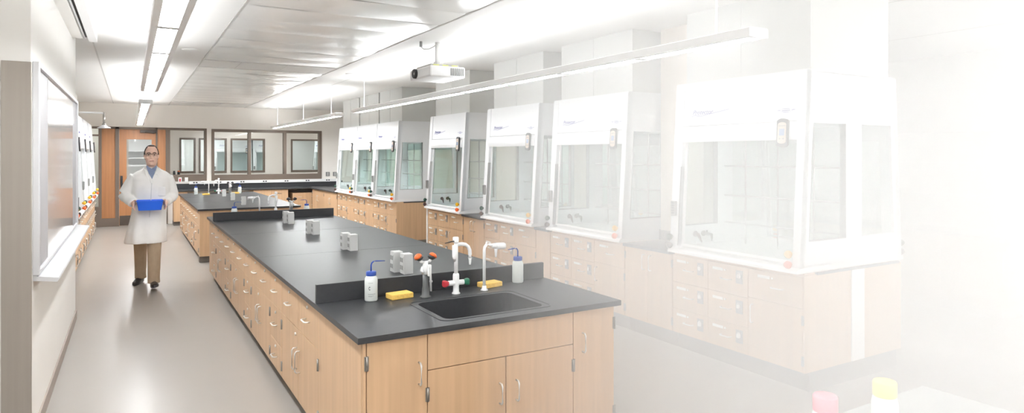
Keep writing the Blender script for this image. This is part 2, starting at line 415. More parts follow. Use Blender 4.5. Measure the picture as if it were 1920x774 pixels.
# projector
pj = thing('projector', 'white projector hanging from the ceiling on a short pole', 'projector', (2.96, 6.68, CEIL))
ox = (2.96, 6.68, CEIL)
b = MB().box(2.75, 3.17, 6.40, 6.98, 2.565, 2.685, .018); b.build('body', 'white', pj, ox)
MB().box(2.80, 3.14, 6.5, 6.9, 2.685, 2.715, .006).build('mount_plate', 'greyl', pj, ox)
M['label'] = pmat('pale_yellow_label', srgb(224, 226, 150), .6)
for k in range(3): MB().box(2.83 + k * .11, 2.90 + k * .11, 6.497, 6.501, 2.690, 2.711).build('warning_label', 'label', pj, ox)
MB().lathe([(.001, -.024), (.030, -.02), (.048, -.03), (.054, -.02), (.054, .01)], (2.75, 6.80, 2.63), 24, 0).build('lens_ring', 'dark', pj, ox)
MB().ball((2.738, 6.80, 2.63), (.012, .03, .03)).build('lens', 'greyl', pj, ox)
v = MB()
for k in range(7): v.box(2.99 + k * .024, 3.005 + k * .024, 6.394, 6.402, 2.585, 2.665)
v.build('vent', 'grey', pj, ox)
MB().cyl((2.96, 6.68, 2.71), (2.96, 6.68, CEIL), .028).box(2.90, 3.02, 6.62, 6.74, 2.715, 2.735, .004).cyl((2.90, 6.62, 2.69), (2.90, 6.62, 2.75), .012).cyl((3.02, 6.62, 2.69), (3.02, 6.62, 2.75), .012).build('pole', 'white', pj, ox)
MB().tube([(2.95, 6.66, 2.96), (2.91, 6.66, 2.93), (2.86, 6.68, 2.90), (2.80, 6.69, 2.895), (2.77, 6.70, 2.92), (2.77, 6.70, CEIL)], .006, 8).build('cable', 'greyl', pj, ox)
MB().box(2.757, 2.783, 6.69, 6.71, 2.92, CEIL, .003).build('plug', 'grey', pj, ox)

# ------------------------------------------------------------------ cabinets
def pull(mb, c, horiz, L=.10, out=.032, r=.0048):
    """wire pull on a face at y=0 looking to -y"""
    x, z = c
    if horiz: P = [(x - L / 2, .002, z), (x - L / 2, -out * .7, z), (x - L / 2 + .012, -out, z), (x + L / 2 - .012, -out, z), (x + L / 2, -out * .7, z), (x + L / 2, .002, z)]
    else: P = [(x, .002, z - L / 2), (x, -out * .7, z - L / 2), (x, -out, z - L / 2 + .012), (x, -out, z + L / 2 - .012), (x, -out * .7, z + L / 2), (x, .002, z + L / 2)]
    mb.tube(P, r, 8)
def cabinet(name, label, cat, loc, rz, w, dep, fronts, zt=.83, zk=.10, kick=.07, group=None, mat='wood', back=False):
    """local frame: x along the front, y=0 the front face looking to -y; fronts: dicts"""
    t = thing(name, label, cat, loc, rz, group)
    T = .02
    MB().box(0.001, w - .001, T, dep, zk, zt).build('carcass', mat, t)
    MB().box(0.0, w, kick, dep - (kick if back else 0), 0, zk).build('toe_kick', 'kick', t)
    for f in fronts:
        x0, x1, a, b = f['r']; g = .0022
        pm = MB().box(x0 + g, x1 - g, 0, T, a + g, b - g, .0015)
        k = f['k']
        p = pm.build({'drawer': 'drawer', 'door': 'door', 'panel': 'panel'}[k], mat, t)
        cx, cz = (x0 + x1) / 2, (a + b) / 2
        if k == 'drawer' and f.get('pull', True):
            m = MB(); pull(m, (cx + f.get('dx', 0), cz + f.get('dz', 0)), True, f.get('L', .10)); m.build('pull', 'chrome', p)
        if k == 'door':
            hx = x1 - .045 if f['hinge'] == 'l' else x0 + .045
            m = MB(); pull(m, (hx, b - f.get('pz', .2)), False, f.get('L', .14)); m.build('pull', 'chrome', p)
            hz = x0 if f['hinge'] == 'l' else x1
            if f.get('hinges', True):
                for z in (a + .085, b - .085):
                    MB().box(hz - .012, hz + .012, -.004, .004, z - .035, z + .035, .002).cyl((hz, -.005, z - .035), (hz, -.005, z + .035), .005, 8).build('hinge', 'hinge', p)
        if f.get('lock'):
            lx, lz = f['lock']
            MB().lathe([(.001, -.008), (.010, -.008), (.011, 0)], (lx, 0, lz), 12, 1).build('lock', 'chrome', p)
        if f.get('card'):
            lx, lz = f['card']; MB().box(lx - .07, lx + .04, -.003, 0, lz - .011, lz + .011).cyl((lx + .062, -.006, lz), (lx + .062, .0, lz), .008, 8).build('card_holder', 'paper', p)
        if f.get('hasp'):
            lx, lz = f['hasp']
            h = MB().box(lx - .034, lx + .034, -.004, 0, lz - .055, lz + .05, .001).build('hasp', 'hinge', p)
            MB().box(lx - .016, lx + .016, -.02, -.004, lz - .012, lz + .022, .004).tube(arc((lx, -.012, lz + .02), .011, 0, PI, 6), .0035, 6).build('padlock', 'chrome', h)
    return t

RZ_L = -PI / 2      # faces -X (toward the left aisle)
RZ_R = PI / 2       # faces +X
ZD = .574; ZT = .81
def double_fronts(w):
    h = w / 2
    return [dict(k='drawer', r=(0, h, ZD, ZT), lock=(h * .5, .775)), dict(k='drawer', r=(h, w, ZD, ZT), lock=(h * 1.5, .775)),
            dict(k='door', r=(0, h, .10, ZD), hinge='l', lock=(h - .07, .53)), dict(k='door', r=(h, w, .10, ZD), hinge='r')]
def triple_fronts(w):
    return [dict(k='drawer', r=(0, w, ZD, ZT), lock=(w / 2, .775)), dict(k='drawer', r=(0, w, .31, ZD), lock=(w / 2, .53)), dict(k='drawer', r=(0, w, .10, .31), lock=(w / 2, .275))]
MX = .95
units = [(3.86, 4.92, 'd'), (4.92, 5.38, 't'), (5.38, 6.30, 'd'), (6.30, 6.73, 't'), (6.73, 7.70, 'd'), (7.70, 8.17, 't'), (8.17, 9.12, 'd'), (9.12, 9.56, 't')]
cnt = {'d': 0, 't': 0}
pos = ['closest to the sink end', 'next after the closest one', 'second from the back', 'furthest from the sink']
for a, b, k in units:
    w = b - a; i = cnt[k]; cnt[k] += 1
    lab = ('two-door maple base cabinet with top drawers in the front island, ' if k == 'd' else 'narrow three-drawer maple base cabinet in the front island, ') + pos[i]
    cabinet('base_cabinet', lab, 'cabinet', (MX, b, 0), RZ_L, w, .74, double_fronts(w) if k == 'd' else triple_fronts(w), group='cabinets along the aisle side of the front island')
# end panel by the back, and sink base at the near end
bk = cabinet('sink_base_cabinet', 'maple sink base cabinet at the far end of the front island', 'cabinet', (MX, 9.97, 0), RZ_L, .40, 1.53, [dict(k='panel', r=(0, .40, .10, .83))])
# right half of the island: cabinets facing the other aisle, one plain run
for a, b, nm in ((3.86, 5.78, 'by the sink end'), (5.78, 7.6, 'in the middle'), (7.6, 9.56, 'toward the back')):
    w = b - a; n = 2
    fr = []
    for q in range(2):
        h0 = q * w / 2; h1 = h0 + w / 2; m = (h0 + h1) / 2
        fr += [dict(k='drawer', r=(h0, m, ZD, ZT)), dict(k='drawer', r=(m, h1, ZD, ZT)), dict(k='door', r=(h0, m, .1, ZD), hinge='l'), dict(k='door', r=(m, h1, .1, ZD), hinge='r')]
    cabinet('base_cabinet', 'wide maple base cabinet in the front island facing the fume hoods, ' + nm, 'cabinet', (2.48, a, 0), RZ_R, w, .74, fr, group='cabinets on the hood side of the front island')
t = thing('sink_base_cabinet', 'maple sink base cabinet closing the near end of the front island', 'cabinet', (.95, 3.02, 0))
MB().box(0, .02, 0.02, .84, .10, .83).build('side_panel', 'wood', t)
MB().box(1.51, 1.53, .02, .84, .10, .83).build('side_panel', 'wood', t)
MB().box(.02, 1.51, .70, .84, .10, .83).box(.02, 1.51, .03, .70, .10, .14).box(.02, 1.51, .02, .04, .10, .60).build('carcass', 'woodin', t)
MB().box(.02, 1.51, .09, .80, 0, .10).build('toe_kick', 'kick', t)
def front(k, x0, x1, a, b, hinge=None, pz=None, px=None):
    p = MB().box(x0 + .002, x1 - .002, 0, .02, a + .002, b - .002, .0015).build(k, 'wood', t)
    if hinge:
        m = MB(); pull(m, (px, pz), False, .108); m.build('pull', 'chrome', p)
        hx = x0 if hinge == 'l' else x1
        for z in (b - .10 if b > .7 else b - .12, a + .10):
            MB().box(hx - .011, hx + .011, -.004, .004, z - .035, z + .035, .002).cyl((hx, -.005, z - .035), (hx, -.005, z + .035), .006, 8).build('hinge', 'hinge', p)
front('panel', 0, .02, .10, .83)
front('door', .02, .334, .10, .825, 'l', .635, .288)
front('apron', .334, 1.232, .64, .825)
front('door', .334, .788, .10, .64, 'l', .450, .749)
front('door', .788, 1.232, .10, .64, 'r', .450, .852)
front('door', 1.232, 1.53, .10, .825, 'r', .642, 1.297)

# ------------------------------------------------------------------ worktops
def rrect(x0, x1, y0, y1, r, n=6):
    out = []
    for cx, cy, a in ((x1 - r, y1 - r, 0), (x0 + r, y1 - r, PI / 2), (x0 + r, y0 + r, PI), (x1 - r, y0 + r, 1.5 * PI)):
        for i in range(n + 1):
            q = a + PI / 2 * i / n; out.append((cx + math.cos(q) * r, cy + math.sin(q) * r))
    return out
def slab_with_hole(mb, x0, x1, y0, y1, z0, z1, hole):
    """slab whose top carries a rounded hole"""
    bm = mb.bm
    def ring(poly, z): return [bm.verts.new((x, y, z)) for x, y in poly]
    n = len(hole); cx = sum(p[0] for p in hole) / n; cy = sum(p[1] for p in hole) / n
    def outp(p):
        dx, dy = p[0] - cx, p[1] - cy
        k = min((((x1 - cx) if dx > 0 else (x0 - cx)) / dx) if abs(dx) > 1e-9 else 1e9, (((y1 - cy) if dy > 0 else (y0 - cy)) / dy) if abs(dy) > 1e-9 else 1e9)
        return (cx + dx * k, cy + dy * k)
    out = [outp(p) for p in hole]
    corners = [(x1, y1), (x0, y1), (x0, y0), (x1, y0)]
    for (qx, qy) in corners:
        i = min(range(n), key=lambda k: (out[k][0] - qx) ** 2 + (out[k][1] - qy) ** 2); out[i] = (qx, qy)
    A, B, C, D = ring(hole, z1), ring(out, z1), ring(hole, z0), ring(out, z0)
    for i in range(n):
        j = (i + 1) % n
        bm.faces.new((A[i], A[j], B[j], B[i])); bm.faces.new((C[i], D[i], D[j], C[j]))
        bm.faces.new((B[i], B[j], D[j], D[i])); bm.faces.new((A[i], C[i], C[j], A[j]))
def sink_bowl(mb, x0, x1, y0, y1, r, zt, depth, t=.008):
    bm = mb.bm
    def ring(d, z, rr): return [bm.verts.new((x, y, z)) for x, y in rrect(x0 + d, x1 - d, y0 + d, y1 - d, rr)]
    R = [ring(-.02, zt - .012, r + .02), ring(0, zt - .010, r), ring(.002, zt - .10, r), ring(.006, zt - depth + .03, r), ring(.035, zt - depth, r * .6)]
    for a, b in zip(R, R[1:]):
        n = len(a)
        for i in range(n):
            f = bm.faces.new((a[i], a[(i + 1) % n], b[(i + 1) % n], b[i])); f.smooth = False
    bm.faces.new(R[-1])
    # outer skin
    Q = [ring(-.02, zt - .014, r + .02), ring(-.015, zt - .10, r + .01), ring(-.008, zt - depth - .008, r)]
    for a, b in zip(Q, Q[1:]):
        n = len(a)
        for i in range(n): bm.faces.new((a[i], b[i], b[(i + 1) % n], a[(i + 1) % n]))
    bm.faces.new(Q[-1])
sinkname = ['near end of the front island', 'far end of the front island', 'far end of the rear island']
def island_top(name, label, x0, x1, y0, y1, sinks, curbs, seams, mat='top'):
    t = thing(name, label, 'worktop', (x0, y0, .83)); ox = (x0, y0, .83)
    m = MB(); y = y0
    for s in sinks:
        hx0, hx1, hy0, hy1 = s; a, b = hy0 - .09, hy1 + .2
        if a < y: a = y
        if a > y: m.box(x0, x1, y, a, .83, ZB)
        b = min(b, y1)
        slab_with_hole(m, x0, x1, a, b, .83, ZB, rrect(hx0, hx1, hy0, hy1, .05)); y = b
    if y < y1: m.box(x0, x1, y, y1, .83, ZB)
    m.build('top_slab', mat, t, ox)
    for s in sinks:
        hx0, hx1, hy0, hy1 = s
        k = MB(); sink_bowl(k, hx0, hx1, hy0, hy1, .05, ZB, .20)
        sk = thing('sink', 'black undermount sink sunk in the ' + sinkname.pop(0), 'sink', (hx0, hy0, .64)); ox2 = (hx0, hy0, .64)
        bo = k.build('bowl', 'top', sk, ox2)
        MB().lathe([(.02, ZB - .199), (.035, ZB - .197), (.036, ZB - .1995)], ((hx0 + hx1) / 2, (hy0 + hy1) / 2, 0), 16).build('drain', 'chrome', sk, ox2)
        # raised lip round the drain board
        rr = rrect(hx0 - .035, hx1 + .035, hy0 - .03, hy1 + .03, .05)
        MB().tube([(p[0], p[1], ZB) for p in rr] + [(rr[0][0], rr[0][1], ZB)], .004, 6, False).build('sink_rim', 'top', t, ox)
    for (a, b, yy) in curbs:
        MB().box(a, b, yy, yy + .028, ZB, ZB + .11, .003).build('curb', 'top', t, ox)
    if seams:
        s = MB()
        for yy in seams: s.box(x0 + .001, x1 - .001, yy - .0015, yy + .0015, ZB - .001, ZB + .0006)
        s.build('seam', 'black', t, ox)
    return t
island_top('island_worktop', 'long black epoxy worktop of the front island with sinks and curbs', .92, 2.51, 2.99, 9.99, [(1.425, 2.045, 3.10, 3.53), (1.43, 2.045, 9.60, 9.9)], [(.925, 2.495, 3.805), (.925, 2.495, 9.255)], [5.79, 7.6])
island_top('island_worktop', 'black epoxy worktop of the smaller island in the rear', .92, 2.51, 11.40, 16.3, [(1.43, 2.045, 15.9, 16.2)], [], [13.1, 14.7])

# rear island cabinets
u2 = [(11.62, 12.55, 'd'), (12.55, 13.0, 't'), (13.0, 13.95, 'd'), (13.95, 14.4, 't'), (14.4, 15.35, 'd'), (15.35, 15.8, 't')]
cnt = {'d': 0, 't': 0}
p3 = ['closest to the front island', 'in the middle', 'closest to the windows']
for a, b, k in u2:
    w = b - a; i = cnt[k]; cnt[k] += 1
    lab = ('two-door maple base cabinet with drawers in the rear island, ' if k == 'd' else 'narrow three-drawer maple cabinet in the rear island, ') + p3[i]
    cabinet('base_cabinet', lab, 'cabinet', (MX, b, 0), RZ_L, w, .74, double_fronts(w) if k == 'd' else triple_fronts(w), group='cabinets along the aisle side of the rear island')
cabinet('end_cabinet', 'maple end cabinet facing the front island, closing the rear island', 'cabinet', (MX, 11.44, 0), 0, 1.53, .18, [dict(k='panel', r=(0, .765, .1, .83)), dict(k='panel', r=(.765, 1.53, .1, .83))])
cabinet('end_cabinet', 'maple end cabinet of the rear island toward the windows', 'cabinet', (MX, 16.24, 0), RZ_L, .44, 1.53, [dict(k='panel', r=(0, .44, .1, .83))])
cabinet('base_cabinet', 'long maple cabinet of the rear island facing the far fume hoods', 'cabinet', (2.48, 11.62, 0), RZ_R, 4.18, .74,
        [dict(k='drawer', r=(q * .522, q * .522 + .522, ZD, ZT)) for q in range(8)] + [dict(k='door', r=(q * .522, q * .522 + .522, .1, ZD), hinge='lr'[q % 2]) for q in range(8)])

# ------------------------------------------------------------------ bench-top things
def wash_bottle(loc, label, rz=0.):
    t = thing('wash_bottle', label, 'wash bottle', loc, rz, 'blue-capped wash bottles')
    b = MB().lathe([(.001, 0), (.034, 0), (.038, .006), (.038, .118), (.036, .135), (.028, .148), (.026, .155)], n=24).build('bottle', 'bottle', t)
    MB().lathe([(.001, .148), (.029, .148), (.03, .152), (.03, .170), (.027, .174), (.001, .174)], n=24).build('cap', 'bluecap', t)
    pts = [(0, 0, .17), (0, 0, .21), (.004, 0, .222), (.014, 0, .230), (.03, 0, .232), (.085, 0, .228)]
    MB().tube(pts, [.0045, .0045, .0045, .0045, .004, .002], 8).build('straw', 'bluecap', t)
    m = MB()
    def strip(a0, a1, z0, z1):
        n = 8; R = .0385
        for i in range(n):
            p, q = a0 + (a1 - a0) * i / n, a0 + (a1 - a0) * (i + 1) / n
            m._add([(R * math.cos(p), R * math.sin(p), z0), (R * math.cos(q), R * math.sin(q), z0), (R * math.cos(q), R * math.sin(q), z1), (R * math.cos(p), R * math.sin(p), z1)], [(0, 1, 2, 3)])
    A = -PI / 2 - .55
    strip(A - .25, A + .9, .044, .0455); strip(A - .25, A + .7, .034, .0350); strip(A - .2, A + .5, .109, .1102); strip(A - .2, A + .4, .030, .031)
    for k in range(14):
        a = 2 * PI * k / 14
        if .35 < math.cos(a) and abs(math.sin(a)) < .7: continue
        strip(A + .12 * math.cos(a) - .03, A + .12 * math.cos(a) + .03, .078 + .0085 * math.sin(a) - .0022, .078 + .0085 * math.sin(a) + .0022)
    m.build('print', 'ink', b)
    return t
def sponge(loc, label, rz=0.):
    t = MB()
    b = bmesh.new(); bmesh.ops.create_grid(b, x_segments=12, y_segments=6, size=.5)
    rings = []
    m = MB().box(-.072, .072, -.045, .045, 0, .034, .005)
    for v in m.bm.verts: v.co.z += .004 * math.cos(v.co.x * 30) * (1 if v.co.z > .01 else 0)
    b.free()
    o = m.build('sponge', 'sponge'); o.location = loc; o.rotation_euler = (0, 0, rz)
    return tag(o, label, 'sponge', 'yellow sponges')
def eyewash(loc, label, rz=0., cap='orange'):
    t = thing('eyewash', label, 'eyewash', loc, rz, 'eyewash fixtures')
    MB().lathe([(.001, 0), (.033, 0), (.034, .006), (.024, .012), (.022, .05), (.018, .07), (.017, .145), (.001, .145)]).build('base', pmat('grey_base', srgb(92, 94, 94), .4) if 'grey_base' not in bpy.data.materials else bpy.data.materials['grey_base'], t)
    MB().lathe([(.001, .14), (.02, .14), (.021, .18), (.016, .2), (.014, .216), (.001, .216)]).tube([(-.036, 0, .232), (-.03, 0, .218), (0, 0, .210), (.03, 0, .218), (.036, 0, .232)], .010, 10).box(.004, .026, -.034, -.012, .13, .2, .004).tube([(-.02, -.004, .185), (-.03, -.01, .165), (-.02, -.014, .15)], .009, 8).build('body', 'white', t)
    MB().tube([(.015, -.034, .185), (.018, -.036, .12), (.02, -.034, .04)], .007, 8).lathe([(.001, -.004), (.009, -.004), (.009, .004), (.001, .004)], (.02, -.036, .1), 12, 1).build('lever', 'greyl', t)
    for s in (-1, 1):
        T = Matrix.Rotation(s * .35, 4, 'Y')
        h = MB(); h.lathe([(.001, 0), (.012, 0), (.024, .012), (.025, .022), (.001, .022)], n=18)
        h.bm.transform(Matrix.Translation((s * .034, 0, .226)) @ T); hd = h.build('spray_head', 'dark', t)
        h = MB(); h.lathe([(.001, .022), (.0255, .022), (.024, .033), (.014, .042), (.001, .043)], n=18)
        h.bm.transform(Matrix.Translation((s * .034, 0, .226)) @ T @ Matrix.Rotation(s * .25, 4, 'Y')); h.build('dust_cap', cap, hd)
    return t
def star_knob(m, c, d, L=.036, r=.024):
    """lobed handle along +-x"""
    n = 24; rings = []
    for h, k in ((0, .55), (.25, .8), (.6, 1.), (.9, 1.), (1., .8)):
        ring = []
        for i in range(n):
            a = 2 * PI * i / n; q = r * k * (1 - .18 * (math.cos(4 * a) * .5 + .5))
            ring.append((c[0] + d * h * L, c[1] + math.cos(a) * q, c[2] + math.sin(a) * q))
        rings.append(ring)
    m.loft(rings)
def mixer(loc, label, rz=0.):
    t = thing('mixing_faucet', label, 'faucet', loc, rz, 'white mixing faucets')
    b = MB().lathe([(.001, 0), (.026, 0), (.026, .005), (.019, .012), (.018, .045), (.020, .055), (.020, .115), (.017, .125), (.001, .126)])
    b.tube([(-.052, 0, .068), (.052, 0, .068)], .0165, 14); b.build('body', 'white', t)
    k = MB(); star_knob(k, (-.052, 0, .068), -1); k.build('hot_handle', 'red', t)
    k = MB(); star_knob(k, (.052, 0, .068), 1); k.build('cold_handle', 'greenk', t)
    r = MB().tube([(0, 0, .12), (0, 0, .33)], .0125, 12).tube([(-.005, 0, .20), (-.008, 0, .23), (-.008, 0, .30)], [.010, .016, .017], 12)
    r.tube([(0, 0, .305), (.04, 0, .305), (.065, 0, .300), (.085, 0, .285), (.095, 0, .262), (.097, 0, .235), (.097, 0, .215)], [.012, .012, .0118, .0116, .0116, .0116, .0125], 12)
    r.tube([(.097, 0, .216), (.097, 0, .205), (.097, 0, .185), (.097, 0, .172)], [.012, .009, .0075, .006], 10)
    r.lathe([(.001, .318), (.018, .318), (.019, .324), (.019, .346), (.016, .352), (.001, .352)], (-.002, 0, 0)).build('spout', 'white', t)
    MB().tube([(.015, -.004, .329), (-.03, -.01, .327), (-.085, -.022, .321)], [.004, .004, .0025], 8).build('lever', 'dark', t)
    return t
def gooseneck(loc, label, rz=0.):
    t = thing('vacuum_faucet', label, 'faucet', loc, rz, 'white gooseneck faucets')
    MB().lathe([(.001, 0), (.024, 0), (.024, .005), (.015, .014), (.013, .03), (.001, .03)]).build('base', 'white', t)
    MB().tube([(0, 0, .02), (0, 0, .255), (.004, 0, .275), (.016, 0, .29), (.035, 0, .292), (.06, 0, .282)], .0098, 12).build('riser', 'white', t)
    MB().tube([(.055, 0, .284), (.075, 0, .278), (.09, 0, .275)], [.011, .018, .018], 12).tube([(.088, 0, .275), (.12, 0, .275), (.145, 0, .273)], [.022, .021, .021], 12).tube([(.085, 0, .27), (.085, 0, .24), (.085, 0, .205)], [.012, .0095, .006], 10).box(.142, .152, -.016, .016, .258, .29, .003).tube([(.02, 0, .295), (.014, 0, .306)], .006, 8).build('vacuum_breaker', 'white', t)
    return t
# near sink set
Z = ZB
wash_bottle((1.228, 3.735, Z), 'blue-capped wash bottle left of the front sink, straw pointing to the outlet boxes')
sponge((1.40, 3.72, Z), 'yellow sponge beside the wash bottle and the eyewash at the front sink', .12)
eyewash((1.541, 3.655, Z), 'grey and white eyewash with orange caps behind the front sink')
mixer((1.745, 3.655, Z), 'white mixing faucet with red and green handles at the front sink')
gooseneck((1.941, 3.65, Z), 'white gooseneck faucet with vacuum breaker at the front sink')
sponge((2.03, 3.74, Z), 'yellow sponge behind the gooseneck faucet of the front sink', .15)
wash_bottle((2.262, 3.77, Z), 'blue-capped wash bottle right of the front sink, near the fume hoods', PI + .15)
# sink at the back of the front island (turned round)
wash_bottle((1.20, 9.40, Z), 'blue-capped wash bottle behind the rear curb, next to the gooseneck faucet there')
gooseneck((1.53, 9.47, Z), 'white gooseneck faucet behind the rear curb of the front island', PI)
mixer((1.745, 9.47, Z), 'white mixing faucet behind the rear curb of the front island', PI)
eyewash((1.96, 9.47, Z), 'eyewash with dark heads behind the rear curb of the front island', PI, 'dark')
wash_bottle((2.15, 9.40, Z), 'blue-capped wash bottle behind the rear curb, next to the dark-headed eyewash', PI)
# rear island set
wash_bottle((1.236, 15.78, Z), 'blue-capped wash bottle on the rear island nearest the man')
sponge((1.41, 15.5, Z), 'yellow sponge at the foot of the gooseneck faucet on the rear island')
gooseneck((1.49, 15.78, Z), 'white gooseneck faucet on the rear island by the far sink', PI)
mixer((1.69, 15.78, Z), 'white mixing faucet on the rear island by the far sink', PI)
eyewash((1.93, 15.78, Z), 'eyewash with dark heads on the rear island by the far sink', PI, 'dark')
sponge((2.03, 15.7, Z), 'yellow sponge between the eyewash and a wash bottle on the rear island')
wash_bottle((2.13, 15.8, Z), 'blue-capped wash bottle on the rear island beyond the eyewash', PI)
# outlet boxes
def outlet_box(loc, label, h=.145):
    t = thing('outlet_box', label, 'outlet box', loc, 0, 'grey pedestal outlet boxes')
    b = MB().prism([(-.045, 0), (.045, 0), (.04, h - .004), (.036, h), (-.036, h), (-.04, h - .004)], 0, -.034, .034)
    b.build('case', 'greyl', t)
    for s in (-1, 1):
        f = MB().box(s * .034, s * .038, -.032, .032, .02, h - .02, .001).build('face_plate', 'greyl', t)
        for z in (.045, h - .045):
            q = MB()
            for y in (-.015, .015): q.box(s * .0375, s * .0405, y - .010, y + .010, z - .016, z + .016, .002)
            q.build('receptacle', 'grey', f)
    return t
for yy, where in ((4.5, 'closest to the front sink'), (5.83, 'second from the front sink'), (7.2, 'third from the front sink'), (8.48, 'closest to the rear curb')):
    outlet_box((1.70, yy + .08, ZB), 'grey pedestal outlet box of the pair ' + where + ', the one set back', .15)
    outlet_box((1.735, yy - .03, ZB), 'grey pedestal outlet box of the pair ' + where + ', the one in front')
for yy, where in ((12.07, 'closest to the front island'), (13.45, 'in the middle'), (14.8, 'closest to the far sink')):
    outlet_box((1.69, yy, ZB), 'grey pedestal outlet box on the rear island, ' + where)

# ------------------------------------------------------------------ fume hoods
HW, HD = 1.30, 1.30
def fz(z): return .085 * (z - .88) / 1.45
def text_mesh(s, size, shear=.35, ext=.0008):
    cu = bpy.data.curves.new('txt', 'FONT'); cu.body = s; cu.size = size; cu.shear = shear; cu.extrude = ext
    o = bpy.data.objects.new('txt', cu); COL.objects.link(o)
    dg = bpy.context.evaluated_depsgraph_get(); me = bpy.data.meshes.new_from_object(o.evaluated_get(dg))
    bpy.data.objects.remove(o); bpy.data.curves.remove(cu)
    return me
HOOD_TILT = math.atan2(.085, 1.45)
def on_front(x, z, y=0.):
    """matrix placing xz-drawn geometry (x right, y up) on the tilted front"""
    return Matrix.Translation((x, fz(z) + y, z)) @ Matrix.Rotation(PI / 2 - HOOD_TILT, 4, 'X')
def fume_hood(label, loc, rz, double=True, gl='glass', cat='fume hood'):
    t = thing('fume_hood', label, cat, loc, rz, 'white fume hoods')
    D = HD if double else .95
    back = (lambda z: D - fz(z)) if double else (lambda z: D)
    # work surface with air foil sill
    m = MB().prism([(-.035, .865), (-.035, .885), (-.02, .90), (.06, .905), (.07, .92), (D - .07, .92), (D - .06, .905), (D + (.02 if double else 0), .90), (D + (.035 if double else 0), .885), (D + (.035 if double else 0), .865)], 0, 0, HW)
    m.build('work_surface', 'topwhite', t)
    # side panels with windows
    for x0, x1 in ((0, .045), (HW - .045, HW)):
        s = MB(); zb, zt = 1.09, 1.96
        def strip(ya, yb, za, zb_): s.prism([(ya(za), za), (yb(za), za), (yb(zb_), zb_), (ya(zb_), zb_)], 0, x0, x1)
        fr = lambda z: fz(z); K = lambda c: (lambda z: c)
        w1a = lambda z: fz(z) + .085; w1b = K(.55); w2a = K(.75); w2b = (lambda z: back(z) - .085)
        if not double: w1b, w2a = K(.5), K(.5)
        strip(fr, back, .905, zb); strip(fr, back, zt, 2.34)
        strip(fr, w1a, zb, zt)
        if double: strip(w1b, w2a, zb, zt); strip(w2b, back, zb, zt)
        else: strip(w1b, back, zb, zt)
        sp = s.build('side_wall', 'hood', t)
        xm = (x0 + x1) / 2
        g = MB().prism([(w1a(zb), zb), (.55 if double else .5, zb), (.55 if double else .5, zt), (w1a(zt), zt)], 0, xm - .003, xm + .003)
        g.build('side_window', gl, sp)
        if double:
            g = MB().prism([(.75, zb), (w2b(zb), zb), (w2b(zt), zt), (.75, zt)], 0, xm - .003, xm + .003); g.build('side_window', gl, sp)
        e = MB()
        e.prism([(w1a(zb) , zb), (w1a(zb) + .006, zb), (w1a(zt) + .006, zt), (w1a(zt), zt)], 0, x0 - .001, x1 + .001)
        e.box(x0 - .001, x1 + .001, w1a(zb), .55 if double else .5, zb, zb + .005); e.box(x0 - .001, x1 + .001, (.55 if double else .5) - .006, .55 if double else .5, zb, zt)
        e.build('window_gasket', 'grey', sp)
    # front (and back) faces
    for side in ((0, 1) if double else (0,)):
        flip = (lambda mm: mm.bm.transform(Matrix.Translation((HW, D, 0)) @ Matrix.Rotation(PI, 4, 'Z'))) if side else (lambda mm: None)
        def bld(mm, nm, mt, par, label=None):
            flip(mm); return mm.build(nm, mt, par, None, label)
        def slant(mm, x0, x1, za, zb_, y0, y1): mm.prism([(fz(za) + y0, za), (fz(za) + y1, za), (fz(zb_) + y1, zb_), (fz(zb_) + y0, zb_)], 0, x0, x1)
        p = MB(); slant(p, .0, .10, .905, 2.34, -.008, .05); bld(p, 'corner_post', 'hood', t)
        p = MB(); slant(p, HW - .06, HW, .905, 2.34, -.008, .05); bld(p, 'corner_post', 'hood', t)
        h = MB(); slant(h, .10, HW - .06, 1.975, 2.34, 0, .03); hp = bld(h, 'header_panel', 'hood', t)
        h = MB(); N = 8; pr = []
        for i in range(N + 1):
            a = i / N; z = 1.835 + .135 * a; pr.append((fz(z) - .022 * math.sin(PI * (a * .9 + .1)) ** .7 if a < 1 else fz(z), z))
        pr += [(fz(1.97) + .03, 1.97), (fz(1.835) + .03, 1.835)]
        h.prism(pr, 0, .085, HW - .05); bld(h, 'sash_header', 'hood', t)
        s = MB(); slant(s, .10, .125, .93, 1.84, .030, .045); slant(s, HW - .085, HW - .06, .93, 1.84, .030, .045); slant(s, .10, HW - .06, .925, .945, .026, .05); 
        sa = bld(s, 'sash', 'white', t)
        g = MB(); slant(g, .125, HW - .085, .945, 1.84, .036, .040); bld(g, 'sash_pane', gl, sa)
        tr = MB(); slant(tr, .092, .1, .93, 1.62, -.0105, .03); bld(tr, 'sash_track', 'grey', t)
        # marks
        if side == 0:
            me = text_mesh('Protector', .056); mm = MB(); mm.bm.from_mesh(me); bpy.data.meshes.remove(me)
            pts = [(-.01, -.018), (.03, -.006), (.06, -.014), (.10, -.018), (.18, -.004), (.30, .012), (.40, .026)]
            for (a, b) in zip(pts, pts[1:]):
                mm._add([(a[0], a[1], .001), (b[0], b[1], .001), (b[0], b[1] + .004, .001), (a[0], a[1] + .004, .001)], [(0, 1, 2, 3)])
            mm.bm.transform(on_front(.20, 2.07, -.003)); mm.build('lettering', 'inkblue', hp)
            mm = MB()
            for k in range(24):
                a, b = 2 * PI * k / 24, 2 * PI * (k + 1) / 24
                if abs(math.sin(a)) < .3: wd = .004
                else: wd = .007
                mm._add([(math.cos(a) * .05, math.sin(a) * .015, .001), (math.cos(b) * .05, math.sin(b) * .015, .001), (math.cos(b) * (.05 + wd), math.sin(b) * (.015 - wd * .6), .001), (math.cos(a) * (.05 + wd), math.sin(a) * (.015 - wd * .6), .001)], [(0, 1, 2, 3)])
            mm._add([(-.085, .003, .001), (-.055, -.001, .001), (-.055, .006, .001)], [(0, 1, 2)]); mm._add([(.085, .003, .001), (.055, -.001, .001), (.055, .006, .001)], [(0, 1, 2)])
